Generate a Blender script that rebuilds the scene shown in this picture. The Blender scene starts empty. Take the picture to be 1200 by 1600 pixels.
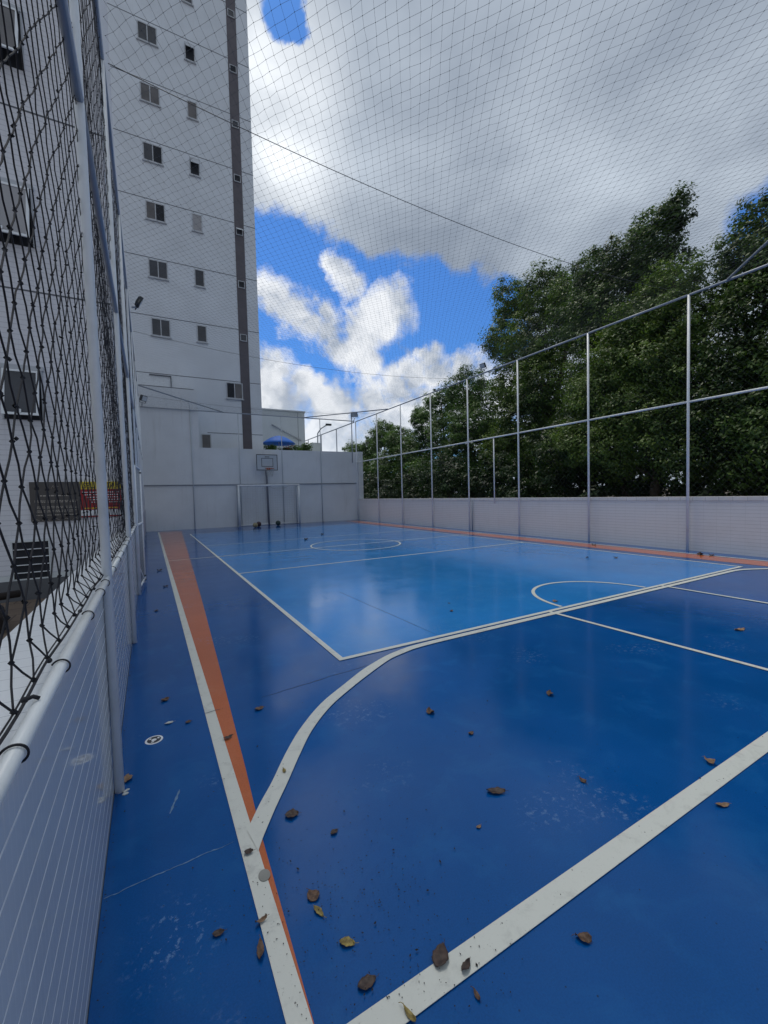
import bpy, math, random
import numpy as np
from mathutils import Matrix, Vector

# ------------------------------------------------------------------ camera, world, sun, exposure
scene = bpy.context.scene
COL = scene.collection
random.seed(7)
rng = np.random.default_rng(11)

cam_d = bpy.data.cameras.new("camera")
cam = bpy.data.objects.new("camera", cam_d)
COL.objects.link(cam)
RIGHT = (0.8725211202, -0.4878997891, -0.0257039007)
UP = (0.0430697104, 0.0244042843, 0.9987739639)
FWD = (0.4866743210, 0.8725584374, -0.0423069561)
cam.matrix_world = Matrix(((RIGHT[0], UP[0], -FWD[0], 0.0),
                           (RIGHT[1], UP[1], -FWD[1], 0.0),
                           (RIGHT[2], UP[2], -FWD[2], 1.4),
                           (0, 0, 0, 1)))
cam_d.sensor_fit = 'VERTICAL'
cam_d.sensor_height = 24.0
cam_d.lens = 656.41 * 24.0 / 1600.0
cam_d.clip_start = 0.02
cam_d.clip_end = 3000
scene.camera = cam
scene.view_settings.view_transform = 'Standard'
scene.view_settings.look = 'None'
scene.view_settings.exposure = 0.62
scene.view_settings.gamma = 1.0

SUN_EL, SUN_AZ = math.radians(68), math.radians(-12)     # azimuth from +Y towards +X
sl = bpy.data.lights.new("sun", 'SUN')
sl.energy = 1.15
sl.angle = math.radians(22)
sl.color = (1.0, 0.95, 0.86)
so = bpy.data.objects.new("sun", sl)
COL.objects.link(so)
sd = Vector((math.sin(SUN_AZ) * math.cos(SUN_EL), math.cos(SUN_AZ) * math.cos(SUN_EL), math.sin(SUN_EL)))
so.rotation_euler = sd.to_track_quat('Z', 'Y').to_euler()

GAPS = [(0.206,0.650,0.732,0.034),(0.228,0.849,0.477,0.074),(0.289,0.839,0.461,0.089),(0.364,0.819,0.444,0.079),(0.454,0.791,0.411,0.081),(0.526,0.752,0.396,0.088),(0.597,0.713,0.367,0.094),(0.65,0.692,0.315,0.081),(0.236,0.898,0.372,0.078),(0.304,0.903,0.303,0.096),(0.399,0.878,0.265,0.086),(0.502,0.824,0.263,0.072),(0.579,0.759,0.297,0.07),(0.254,0.934,0.249,0.069),(0.652,0.655,0.382,0.052),(0.869,0.27,0.415,0.069),(0.858,0.313,0.407,0.023),(0.863,0.228,0.451,0.057),(0.412,0.83,0.378,0.096),(0.183,0.883,0.432,0.074),(0.35,0.916,0.197,0.101),(0.51,0.841,0.18,0.132),(0.628,0.755,0.188,0.128),(0.434,0.892,0.125,0.119)]
CUMS = [(0.246,0.88,0.406,0.046),(0.279,0.879,0.386,0.05),(0.312,0.877,0.364,0.046),(0.335,0.859,0.388,0.035),(0.354,0.866,0.353,0.05),(0.381,0.866,0.323,0.048),(0.416,0.84,0.348,0.053),(0.448,0.81,0.377,0.055),(0.478,0.783,0.399,0.049),(0.434,0.848,0.304,0.04),(0.359,0.804,0.474,0.031),(0.379,0.803,0.459,0.034),(0.401,0.804,0.439,0.035),(0.241,0.935,0.262,0.054),(0.256,0.947,0.196,0.083),(0.308,0.921,0.238,0.037),(0.349,0.911,0.218,0.037),(0.389,0.895,0.218,0.052),(0.379,0.913,0.155,0.088),(0.455,0.862,0.224,0.056),(0.503,0.827,0.25,0.055),(0.537,0.798,0.275,0.046),(0.566,0.764,0.311,0.037),(0.583,0.764,0.278,0.048),(0.626,0.728,0.281,0.044),(0.659,0.704,0.264,0.049),(0.558,0.807,0.192,0.088),(0.486,0.861,0.153,0.089),(0.65,0.737,0.186,0.085),(0.707,0.676,0.207,0.081),(0.434,0.894,0.11,0.09),(0.256,0.96,0.112,0.085),(0.77,0.627,0.119,0.104),(0.838,0.539,0.084,0.106)]
GLOW = [(0.19,0.70,0.68,0.17),(0.22,0.76,0.60,0.15)]


class NT:
    """small helper round a node tree"""
    def __init__(self, tree):
        self.t = tree
        self.n = tree.nodes
        self.n.clear()

    def new(self, kind, **kw):
        nd = self.n.new(kind)
        for k, v in kw.items():
            setattr(nd, k, v)
        return nd

    def link(self, a, b):
        self.t.links.new(a, b)

    def _in(self, sock, v):
        if v is None:
            return
        if isinstance(v, bpy.types.NodeSocket):
            self.link(v, sock)
        else:
            sock.default_value = v

    def math(self, op, a, b=None, c=None, clamp=False):
        nd = self.new('ShaderNodeMath', operation=op)
        nd.use_clamp = clamp
        self._in(nd.inputs[0], a)
        if b is not None: self._in(nd.inputs[1], b)
        if c is not None: self._in(nd.inputs[2], c)
        return nd.outputs[0]

    def vmath(self, op, a, b=None, scale=None):
        nd = self.new('ShaderNodeVectorMath', operation=op)
        self._in(nd.inputs[0], a)
        if b is not None: self._in(nd.inputs[1], b)
        if scale is not None: self._in(nd.inputs['Scale'], scale)
        return nd.outputs['Value'] if op in ('DISTANCE', 'LENGTH', 'DOT_PRODUCT') else nd.outputs['Vector']

    def noise(self, vec, scale, detail=4, rough=0.5, lac=2.0, dist=0.0):
        nd = self.new('ShaderNodeTexNoise')
        self._in(nd.inputs['Vector'], vec)
        nd.inputs['Scale'].default_value = scale
        nd.inputs['Detail'].default_value = detail
        nd.inputs['Roughness'].default_value = rough
        nd.inputs['Lacunarity'].default_value = lac
        nd.inputs['Distortion'].default_value = dist
        return nd

    def mix(self, fac, a, b, mode='MIX'):
        nd = self.new('ShaderNodeMix', data_type='RGBA', blend_type=mode)
        self._in(nd.inputs[0], fac)
        self._in(nd.inputs[6], a)
        self._in(nd.inputs[7], b)
        return nd.outputs[2]

    def step(self, v, lo, hi, a=0.0, b=1.0):
        nd = self.new('ShaderNodeMapRange', interpolation_type='SMOOTHSTEP')
        self._in(nd.inputs[0], v)
        nd.inputs[1].default_value = lo
        nd.inputs[2].default_value = hi
        nd.inputs[3].default_value = a
        nd.inputs[4].default_value = b
        return nd.outputs[0]

    def lin(self, v, lo, hi, a=0.0, b=1.0):
        nd = self.new('ShaderNodeMapRange')
        self._in(nd.inputs[0], v)
        nd.inputs[1].default_value = lo
        nd.inputs[2].default_value = hi
        nd.inputs[3].default_value = a
        nd.inputs[4].default_value = b
        return nd.outputs[0]


def rgb(r, g, b):
    return (r, g, b, 1.0)


def build_world():
    w = bpy.data.worlds.new("World")
    scene.world = w
    w.use_nodes = True
    t = NT(w.node_tree)
    out = t.new('ShaderNodeOutputWorld')
    bg = t.new('ShaderNodeBackground')
    t.link(bg.outputs[0], out.inputs[0])
    STR = 0.1
    bg.inputs['Strength'].default_value = STR
    sky = t.new('ShaderNodeTexSky', sky_type='NISHITA')
    sky.sun_disc = False
    sky.sun_elevation = SUN_EL
    sky.sun_rotation = SUN_AZ
    sky.air_density = 1.0
    sky.dust_density = 0.6
    blue = t.mix(1.0, sky.outputs[0], rgb(0.27, 0.56, 0.95), 'MULTIPLY')
    d = t.vmath('NORMALIZE', t.new('ShaderNodeTexCoord').outputs['Generated'])
    wn = t.noise(d, 5.0, 6, 0.6)
    off = t.vmath('SUBTRACT', wn.outputs['Color'], (0.5, 0.5, 0.5))
    dw = t.vmath('ADD', d, t.vmath('SCALE', off, scale=0.10))
    wn2 = t.noise(d, 26.0, 6, 0.6)
    off2 = t.vmath('SUBTRACT', wn2.outputs['Color'], (0.5, 0.5, 0.5))
    dw2 = t.vmath('ADD', dw, t.vmath('SCALE', off2, scale=0.035))

    def field(lst, vec, k=1.0):
        cur = None
        for (x, y, z, r) in lst:
            dist = t.vmath('DISTANCE', vec, (x, y, z))
            f = t.math('MULTIPLY_ADD', dist, -1.0 / (r * k), 1.0)
            cur = f if cur is None else t.math('MAXIMUM', cur, f)
        return cur
    g = t.math('MAXIMUM', field(GAPS, dw2, 1.42), 0.0)
    c = t.math('MAXIMUM', field(CUMS, dw2, 1.18), -1.0)
    sep = t.new('ShaderNodeSeparateXYZ')
    t.link(d, sep.inputs[0])
    # flat deck texture: direction projected on a horizontal layer
    den = t.math('ADD', t.math('MAXIMUM', sep.outputs[2], 0.0), 0.18)
    comb = t.new('ShaderNodeCombineXYZ')
    t.link(t.math('DIVIDE', sep.outputs[0], den), comb.inputs[0])
    t.link(t.math('DIVIDE', sep.outputs[1], den), comb.inputs[1])
    deckn = t.noise(comb.outputs[0], 1.1, 7, 0.52, dist=0.35)
    decks = t.noise(comb.outputs[0], 3.4, 6, 0.55, dist=0.2)
    fb = t.noise(d, 13.0, 10, 0.66)
    fbs = t.math('SUBTRACT', fb.outputs['Fac'], 0.5)
    Dd = t.math('SUBTRACT', t.math('MULTIPLY_ADD', deckn.outputs['Fac'], 0.5, 0.86), t.math('MULTIPLY', g, 2.6))
    Dc = t.math('MULTIPLY_ADD', c, 1.15, 0.02)
    dens = t.math('MULTIPLY_ADD', fbs, 2.3, t.math('MAXIMUM', Dd, Dc))
    cov = t.step(dens, -0.06, 0.72)
    iscum = t.step(t.math('SUBTRACT', Dc, Dd), -0.35, 0.35)
    # deck shading
    dl = t.math('ADD', t.lin(deckn.outputs['Fac'], 0.36, 0.64, -0.05, 0.75), t.lin(decks.outputs['Fac'], 0.3, 0.7, -0.16, 0.40))
    deck = t.mix(t.math('MAXIMUM', t.math('MINIMUM', dl, 1.0), 0.0), rgb(0.178, 0.212, 0.265), rgb(0.355, 0.402, 0.462))
    gl = t.math('MAXIMUM', field(GLOW, dw), 0.0)
    glf = t.math('MULTIPLY', t.math('POWER', gl, 1.3), t.lin(decks.outputs['Fac'], 0.3, 0.75, 0.55, 1.5), clamp=True)
    deck = t.mix(glf, deck, rgb(0.72, 0.75, 0.78))
    # brighter towards the veiled sun and overhead
    sv = t.vmath('DOT_PRODUCT', d, tuple(sd))
    deck = t.mix(t.step(sv, 0.95, 1.0, 0.0, 1.0), deck, rgb(1.3, 1.28, 1.22))
    cs = t.noise(dw, 13.0, 7, 0.6)
    cl = t.math('MULTIPLY_ADD', t.math('MINIMUM', t.math('MAXIMUM', c, 0.0), 0.6), -0.35, t.lin(cs.outputs['Fac'], 0.34, 0.60, 0.10, 1.15), clamp=True)
    low = t.step(sep.outputs[2], 0.05, 0.28)
    cumc = t.mix(cl, rgb(0.28, 0.32, 0.385), rgb(0.60, 0.62, 0.65))
    cumc = t.mix(low, t.mix(0.45, cumc, rgb(0.46, 0.51, 0.58)), cumc)
    cc = t.mix(iscum, deck, cumc)
    ccs = t.mix(1.0, cc, rgb(1 / STR, 1 / STR, 1 / STR), 'MULTIPLY')
    fin = t.mix(cov, blue, ccs)
    t.link(fin, bg.inputs['Color'])


build_world()

# ------------------------------------------------------------------ materials
def mat(name):
    m = bpy.data.materials.new(name)
    m.use_nodes = True
    t = NT(m.node_tree)
    o = t.new('ShaderNodeOutputMaterial')
    p = t.new('ShaderNodeBsdfPrincipled')
    t.link(p.outputs[0], o.inputs[0])
    return m, t, p


def pos(t):
    return t.new('ShaderNodeNewGeometry').outputs['Position']


def m_simple(name, col, rough=0.6, var=0.12, scale=6.0, metal=0.0, spec=0.5, bump=0.0):
    m, t, p = mat(name)
    n = t.noise(pos(t), scale, 5, 0.6)
    f = t.lin(n.outputs['Fac'], 0.3, 0.7, 1 - var, 1 + var)
    c = t.mix(1.0, rgb(*col), t.new('ShaderNodeCombineColor').outputs[0], 'MULTIPLY') if False else None
    v = t.vmath('SCALE', tuple(col), scale=f)
    t.link(v, p.inputs['Base Color'])
    p.inputs['Roughness'].default_value = rough
    p.inputs['Metallic'].default_value = metal
    p.inputs['Specular IOR Level'].default_value = spec
    if bump:
        b = t.new('ShaderNodeBump')
        b.inputs['Strength'].default_value = bump
        b.inputs['Distance'].default_value = 0.005
        n2 = t.noise(pos(t), scale * 8, 4, 0.6)
        t.link(n2.outputs['Fac'], b.inputs['Height'])
        t.link(b.outputs[0], p.inputs['Normal'])
    return m


def m_floor(name, col, worn, orange=False):
    m, t, p = mat(name)
    P = pos(t)
    big = t.noise(P, 0.55, 5, 0.6)
    c = t.vmath('SCALE', tuple(col), scale=t.lin(big.outputs['Fac'], 0.3, 0.7, 0.86, 1.14))
    grain = t.noise(P, 170, 4, 0.7)
    c = t.vmath('SCALE', c, scale=t.lin(grain.outputs['Fac'], 0.3, 0.7, 0.86, 1.14))
    # roller passes and scuffs in the paint
    mid = t.noise(P, 3.5, 7, 0.65, dist=0.6)
    c = t.mix(t.step(mid.outputs['Fac'], 0.48, 0.74, 0.0, 0.38), c, rgb(*worn))
    fine = t.noise(P, 30, 7, 0.72, dist=0.25)
    # worn patch by the left wall
    d1 = t.vmath('DISTANCE', t.vmath('MULTIPLY', P, (1.0, 0.8, 0.0)), (0.01, 1.17, 0.0))
    patch = t.step(d1, 0.03, 0.20, 1.0, 0.0)
    pm = t.math('MULTIPLY', patch, t.step(fine.outputs['Fac'], 0.54, 0.66))
    c = t.mix(t.math('MULTIPLY', pm, 0.60), c, rgb(0.10, 0.24, 0.46))
    # scattered pale scuffs
    sn = t.noise(P, 1.3, 3, 0.5)
    sc = t.math('MULTIPLY', t.step(sn.outputs['Fac'], 0.56, 0.66), t.step(fine.outputs['Fac'], 0.52, 0.66))
    c = t.mix(t.math('MULTIPLY', sc, 0.38), c, rgb(0.16, 0.28, 0.46))
    # fine dirt grains
    vo = t.new('ShaderNodeTexVoronoi')
    vo.inputs['Scale'].default_value = 24
    t.link(P, vo.inputs['Vector'])
    gr = t.math('MULTIPLY', t.step(vo.outputs['Distance'], 0.05, 0.085, 1.0, 0.0),
                t.step(t.noise(P, 2.3, 3, 0.6).outputs['Fac'], 0.50, 0.58))
    c = t.mix(t.math('MULTIPLY', gr, 0.75), c, rgb(0.008, 0.010, 0.014))
    t.link(c, p.inputs['Base Color'])
    r = t.lin(t.noise(P, 2.2, 6, 0.65).outputs['Fac'], 0.3, 0.7, 0.10, 0.19)
    r = t.math('ADD', r, t.math('MULTIPLY', pm, 0.25))
    t.link(r, p.inputs['Roughness'])
    p.inputs['Specular IOR Level'].default_value = 0.30
    b = t.new('ShaderNodeBump')
    b.inputs['Strength'].default_value = 0.28
    b.inputs['Distance'].default_value = 0.004
    h = t.math('ADD', t.noise(P, 3.0, 3, 0.5).outputs['Fac'], t.math('MULTIPLY', t.noise(P, 45, 3, 0.5).outputs['Fac'], 0.08))
    t.link(h, b.inputs['Height'])
    t.link(b.outputs[0], p.inputs['Normal'])
    return m


def m_line(name, col):
    m, t, p = mat(name)
    P = pos(t)
    n = t.noise(P, 9, 7, 0.7, dist=0.5)
    c = t.mix(t.step(n.outputs['Fac'], 0.50, 0.72, 0.0, 0.45), rgb(*col), rgb(0.30, 0.31, 0.30))
    n2 = t.noise(P, 60, 5, 0.7, dist=2.0)
    c = t.mix(t.step(n2.outputs['Fac'], 0.62, 0.70, 0.0, 0.55), c, rgb(0.09, 0.09, 0.09))
    vo = t.new('ShaderNodeTexVoronoi')
    vo.inputs['Scale'].default_value = 34
    t.link(P, vo.inputs['Vector'])
    gr = t.math('MULTIPLY', t.step(vo.outputs['Distance'], 0.07, 0.12, 1.0, 0.0), t.step(t.noise(P, 6, 3, 0.6).outputs['Fac'], 0.48, 0.56))
    c = t.mix(t.math('MULTIPLY', gr, 0.8), c, rgb(0.03, 0.03, 0.03))
    t.link(c, p.inputs['Base Color'])
    p.inputs['Roughness'].default_value = 0.42
    p.inputs['Specular IOR Level'].default_value = 0.35
    return m


def m_tile(name, axes, bw, bh, tile, grout, gw=0.05, offset=0.5, rough=0.25, shift=(0, 0), bump=0.6, var=0.05):
    m, t, p = mat(name)
    P = pos(t)
    s = t.new('ShaderNodeSeparateXYZ')
    t.link(P, s.inputs[0])
    cb = t.new('ShaderNodeCombineXYZ')
    t.link(t.math('ADD', s.outputs['XYZ'.index(axes[0])], shift[0]), cb.inputs[0])
    t.link(t.math('ADD', s.outputs['XYZ'.index(axes[1])], shift[1]), cb.inputs[1])
    br = t.new('ShaderNodeTexBrick')
    br.offset = offset
    t.link(cb.outputs[0], br.inputs['Vector'])
    br.inputs['Scale'].default_value = 1.0
    br.inputs['Brick Width'].default_value = bw
    br.inputs['Row Height'].default_value = bh
    br.inputs['Mortar Size'].default_value = bh * gw
    br.inputs['Mortar Smooth'].default_value = 0.25
    br.inputs['Color1'].default_value = rgb(*[v * (1 - var) for v in tile])
    br.inputs['Color2'].default_value = rgb(*[v * (1 + var) for v in tile])
    br.inputs['Mortar'].default_value = rgb(*grout)
    n = t.noise(P, 1.7, 6, 0.65)
    c = t.mix(t.step(n.outputs['Fac'], 0.5, 0.8, 0.0, 0.28), br.outputs['Color'], rgb(tile[0] * .62, tile[1] * .6, tile[2] * .55))
    t.link(c, p.inputs['Base Color'])
    t.link(t.lin(br.outputs['Fac'], 0, 1, rough, 0.85), p.inputs['Roughness'])
    b = t.new('ShaderNodeBump')
    b.inputs['Strength'].default_value = bump
    b.inputs['Distance'].default_value = 0.002
    b.invert = True
    t.link(br.outputs['Fac'], b.inputs['Height'])
    t.link(b.outputs[0], p.inputs['Normal'])
    return m


def m_rows(name, ax, row, tile, grout, gw, vax=None, vrow=0.2, vstr=0.25, rough=0.12, shift=0.0, dirt=0.25):
    """glazed tile courses: clear joints along one axis, faint ones across"""
    m, t, p = mat(name)
    P = pos(t)
    s = t.new('ShaderNodeSeparateXYZ')
    t.link(P, s.inputs[0])
    wob = t.lin(t.noise(P, 6, 3, 0.5).outputs['Fac'], 0, 1, -0.0012, 0.0012)

    def joint(axis, step, w, sh=0.0):
        v = t.math('ADD', t.math('ADD', s.outputs['XYZ'.index(axis)], 50.0 + sh), wob)
        f = t.math('FRACT', t.math('DIVIDE', v, step))
        e = t.math('MULTIPLY', t.math('MINIMUM', f, t.math('SUBTRACT', 1.0, f)), step)
        return t.step(e, w * 0.35, w * 0.75, 1.0, 0.0)
    j1 = joint(ax, row, gw, shift)
    br = t.noise(P, 14, 4, 0.6)
    j1 = t.math('MULTIPLY', j1, t.lin(br.outputs['Fac'], 0.3, 0.6, 0.55, 1.0))
    J = j1
    if vax:
        J = t.math('MAXIMUM', j1, t.math('MULTIPLY', joint(vax, vrow, gw * 0.7), vstr))
    n = t.noise(P, 1.7, 6, 0.65)
    base = t.mix(t.step(n.outputs['Fac'], 0.45, 0.8, 0.0, dirt), rgb(*tile), rgb(tile[0] * .66, tile[1] * .64, tile[2] * .6))
    c = t.mix(J, base, rgb(*grout))
    t.link(c, p.inputs['Base Color'])
    t.link(t.math('ADD', t.lin(J, 0, 1, rough, 0.75), t.lin(n.outputs['Fac'], .3, .7, 0, .04)), p.inputs['Roughness'])
    b = t.new('ShaderNodeBump')
    b.inputs['Strength'].default_value = 0.3
    b.inputs['Distance'].default_value = 0.0010
    b.invert = True
    t.link(J, b.inputs['Height'])
    t.link(b.outputs[0], p.inputs['Normal'])
    return m


def m_plaster(name, col, streak=0.35):
    m, t, p = mat(name)
    P = pos(t)
    n = t.noise(P, 0.8, 6, 0.6)
    c = t.vmath('SCALE', tuple(col), scale=t.lin(n.outputs['Fac'], 0.3, 0.7, 0.93, 1.05))
    st = t.noise(t.vmath('MULTIPLY', P, (5.0, 5.0, 0.35)), 1.0, 6, 0.65)
    c = t.mix(t.step(st.outputs['Fac'], 0.54, 0.78, 0.0, streak), c, rgb(col[0] * .6, col[1] * .58, col[2] * .54))
    sp = t.noise(P, 7, 5, 0.7)
    c = t.mix(t.step(sp.outputs['Fac'], 0.66, 0.76, 0.0, 0.25), c, rgb(col[0] * .55, col[1] * .55, col[2] * .5))
    t.link(c, p.inputs['Base Color'])
    p.inputs['Roughness'].default_value = 0.8
    p.inputs['Specular IOR Level'].default_value = 0.25
    b = t.new('ShaderNodeBump')
    b.inputs['Strength'].default_value = 0.25
    b.inputs['Distance'].default_value = 0.01
    t.link(t.noise(P, 14, 5, 0.6).outputs['Fac'], b.inputs['Height'])
    t.link(b.outputs[0], p.inputs['Normal'])
    return m


def m_metal_paint(name, col, rust=0.25, rough=0.38):
    m, t, p = mat(name)
    P = pos(t)
    n = t.noise(P, 5, 6, 0.65)
    c = t.mix(t.step(n.outputs['Fac'], 0.48, 0.75, 0.0, 0.35), rgb(*col), rgb(col[0] * .65, col[1] * .65, col[2] * .62))
    n2 = t.noise(P, 18, 6, 0.7)
    c = t.mix(t.step(n2.outputs['Fac'], 0.66, 0.74, 0.0, rust), c, rgb(0.16, 0.11, 0.08))
    t.link(c, p.inputs['Base Color'])
    p.inputs['Roughness'].default_value = rough
    b = t.new('ShaderNodeBump')
    b.inputs['Strength'].default_value = 0.12
    b.inputs['Distance'].default_value = 0.002
    t.link(t.noise(P, 40, 4, 0.6).outputs['Fac'], b.inputs['Height'])
    t.link(b.outputs[0], p.inputs['Normal'])
    return m


def m_leaf(name, dark, light, yellow=0.10):
    m, t, p = mat(name)
    P = pos(t)
    g = t.new('ShaderNodeNewGeometry')
    rnd = g.outputs['Random Per Island']
    n = t.noise(P, 0.9, 4, 0.6)
    f = t.math('MULTIPLY_ADD', rnd, 0.32, t.lin(n.outputs['Fac'], 0.35, 0.65, -0.1, 0.8), clamp=True)
    c = t.mix(f, rgb(*dark), rgb(*light))
    c = t.mix(t.step(rnd, 1 - yellow, 1.0, 0.0, 0.6), c, rgb(light[0] * 1.8, light[1] * 1.35, light[2] * 0.8))
    t.link(c, p.inputs['Base Color'])
    p.inputs['Roughness'].default_value = 0.45
    p.inputs['Specular IOR Level'].default_value = 0.35
    o = [x for x in t.n if x.type == 'OUTPUT_MATERIAL'][0]
    tr = t.new('ShaderNodeBsdfTranslucent')
    t.link(t.mix(1.0, c, rgb(1.3, 1.5, 0.6), 'MULTIPLY'), tr.inputs['Color'])
    mx = t.new('ShaderNodeMixShader')
    mx.inputs[0].default_value = 0.28
    t.link(p.outputs[0], mx.inputs[1])
    t.link(tr.outputs[0], mx.inputs[2])
    t.link(mx.outputs[0], o.inputs[0])
    return m


def m_dry(name, c1, c2):
    m, t, p = mat(name)
    tc = t.new('ShaderNodeTexCoord').outputs['Object']
    n = t.noise(tc, 45, 6, 0.7)
    c = t.mix(t.step(n.outputs['Fac'], 0.38, 0.62), rgb(*c1), rgb(*c2))
    s = t.new('ShaderNodeSeparateXYZ')
    t.link(tc, s.inputs[0])
    vein = t.math('ABSOLUTE', t.math('SINE', t.math('MULTIPLY_ADD', t.math('ABSOLUTE', s.outputs[1]), -420.0, t.math('MULTIPLY', s.outputs[0], 420.0))))
    c = t.mix(t.step(vein, 0.0, 0.25, 0.35, 0.0), c, rgb(c1[0] * .5, c1[1] * .5, c1[2] * .5))
    t.link(c, p.inputs['Base Color'])
    p.inputs['Roughness'].default_value = 0.6
    b = t.new('ShaderNodeBump')
    b.inputs['Strength'].default_value = 0.6
    b.inputs['Distance'].default_value = 0.001
    t.link(n.outputs['Fac'], b.inputs['Height'])
    t.link(b.outputs[0], p.inputs['Normal'])
    return m


M = {}
M['blue'] = m_floor('court_dark_blue', (0.0020, 0.070, 0.262), (0.012, 0.12, 0.34))
M['lblue'] = m_floor('court_light_blue', (0.018, 0.195, 0.54), (0.045, 0.26, 0.60))
M['orange'] = m_floor('court_orange', (0.44, 0.125, 0.050), (0.46, 0.20, 0.11))
M['line'] = m_line('court_line_white', (0.58, 0.60, 0.56))
M['wall_in'] = m_rows('wall_tile_left', 'Z', 0.0715, (0.64, 0.675, 0.70), (0.92, 0.93, 0.93), 0.0055, 'Y', 0.0265, 0.10, rough=0.045, shift=0.010)
M['coping'] = m_rows('wall_coping_left', 'Y', 0.0675, (0.74, 0.77, 0.80), (0.40, 0.42, 0.46), 0.0018, rough=0.3, dirt=0.15)
M['wall_right'] = m_rows('wall_tile_right', 'Z', 0.0715, (0.77, 0.765, 0.77), (0.58, 0.58, 0.58), 0.009, 'Y', 0.24, 0.5, rough=0.3)
M['cop_right'] = m_tile('wall_coping_right', 'YZ', 0.24, 0.09, (0.74, 0.72, 0.70), (0.52, 0.52, 0.52), 0.06, rough=0.4)
M['facade'] = m_rows('facade_small_tile', 'Z', 0.075, (0.74, 0.74, 0.78), (0.60, 0.60, 0.64), 0.012, 'X', 0.22, 0.3, rough=0.4, dirt=0.12)
M['tower'] = m_plaster('tower_plaster', (0.73, 0.765, 0.81), 0.20)
M['backwall'] = m_plaster('back_wall_plaster', (0.72, 0.75, 0.78), 0.30)
M['plaster_dim'] = m_plaster('annex_plaster', (0.68, 0.71, 0.71), 0.25)
M['strip'] = m_simple('brown_tile', (0.105, 0.092, 0.105), 0.5, 0.12, 3.0)
M['groove'] = m_simple('joint_dark', (0.12, 0.13, 0.15), 0.8)
M['frame'] = m_simple('window_aluminium', (0.50, 0.52, 0.55), 0.4, 0.05)
M['frame_white'] = m_simple('window_white', (0.80, 0.82, 0.84), 0.35, 0.04)
M['glass'] = m_simple('window_glass', (0.050, 0.052, 0.060), 0.12, 0.35, 1.2, spec=0.5)
M['glass_lit'] = m_simple('window_glass_curtained', (0.13, 0.12, 0.12), 0.25, 0.3, 1.5)
M['curtain'] = m_simple('window_blind', (0.36, 0.35, 0.36), 0.5, 0.06, 2.0)
M['dark'] = m_simple('dark_opening', (0.010, 0.012, 0.018), 0.7)
M['granite'] = m_simple('sill_stone', (0.12, 0.125, 0.135), 0.5)
M['post'] = m_metal_paint('tube_white_paint', (0.78, 0.81, 0.84), 0.30)
M['rail'] = m_metal_paint('tube_galvanised', (0.34, 0.38, 0.44), 0.25, 0.4)
M['frame_tube'] = m_metal_paint('tube_grey_white', (0.50, 0.54, 0.58), 0.3)
M['rail_white'] = m_metal_paint('tube_white_rail', (0.74, 0.78, 0.80), 0.45)
M['cord'] = m_simple('net_cord_black', (0.012, 0.012, 0.017), 0.75, 0.4, 90)
M['cord_thin'] = m_simple('net_cord_thin', (0.09, 0.10, 0.115), 0.8, 0.3, 20)
M['cable'] = m_simple('steel_cable', (0.05, 0.055, 0.065), 0.5)
M['goal_net'] = m_simple('goal_net_pale', (0.5, 0.5, 0.48), 0.8)
M['lamp_body'] = m_simple('lamp_housing', (0.03, 0.035, 0.04), 0.45)
M['lamp_glass'] = m_simple('lamp_glass', (0.62, 0.66, 0.70), 0.2)
M['board'] = m_simple('backboard_panel', (0.48, 0.53, 0.58), 0.3, 0.04)
M['board_line'] = m_simple('backboard_line', (0.035, 0.04, 0.05), 0.5)
M['rim'] = m_simple('hoop_orange', (0.42, 0.10, 0.05), 0.5)
M['pole'] = m_simple('pole_grey', (0.21, 0.22, 0.25), 0.5)
M['umbrella'] = m_simple('umbrella_blue', (0.02, 0.16, 0.62), 0.6, 0.1, 2)
M['bark'] = m_simple('tree_bark', (0.075, 0.058, 0.042), 0.9, 0.35, 5, bump=0.8)
M['leaf_a'] = m_leaf('foliage_dark', (0.018, 0.042, 0.011), (0.100, 0.175, 0.034), 0.07)
M['leaf_b'] = m_leaf('foliage_mid', (0.024, 0.056, 0.013), (0.140, 0.225, 0.038), 0.10)
M['leaf_lit'] = m_leaf('foliage_lit', (0.030, 0.066, 0.014), (0.150, 0.230, 0.044), 0.07)  # lighter green, sunlit highlights of the crown put into the leaf colour
M['leaf_c'] = m_leaf('foliage_far', (0.024, 0.060, 0.016), (0.115, 0.215, 0.042), 0.06)
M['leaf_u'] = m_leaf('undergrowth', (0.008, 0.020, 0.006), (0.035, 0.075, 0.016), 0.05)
M['ground'] = m_simple('bare_ground', (0.12, 0.10, 0.075), 0.9, 0.35, 0.6)
M['paving'] = m_tile('left_paving', 'XY', 0.4, 0.4, (0.20, 0.145, 0.105), (0.12, 0.09, 0.07), 0.03, rough=0.7)
M['sign_grey'] = m_simple('sign_taupe', (0.075, 0.066, 0.062), 0.45, 0.05)
M['sign_red'] = m_simple('sign_red', (0.33, 0.008, 0.012), 0.4, 0.05)
M['sign_yellow'] = m_simple('sign_yellow', (0.75, 0.58, 0.03), 0.4, 0.04)
M['sign_white'] = m_simple('sign_white', (0.75, 0.76, 0.78), 0.4, 0.03)
M['sign_text'] = m_simple('sign_text_pale', (0.42, 0.38, 0.33), 0.5, 0.05)
M['sign_dark'] = m_simple('sign_text_dark', (0.04, 0.01, 0.01), 0.5)
M['black'] = m_simple('badge_black', (0.015, 0.018, 0.03), 0.5)
M['badge_white'] = m_simple('badge_white', (0.72, 0.76, 0.80), 0.5, 0.05)
M['cloth_teal'] = m_simple('teal_cloth', (0.02, 0.16, 0.17), 0.8)
M['flower'] = m_simple('flower_red', (0.42, 0.05, 0.03), 0.7)
M['wood_dark'] = m_simple('dark_log', (0.022, 0.016, 0.014), 0.9, 0.3, 10)
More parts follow.
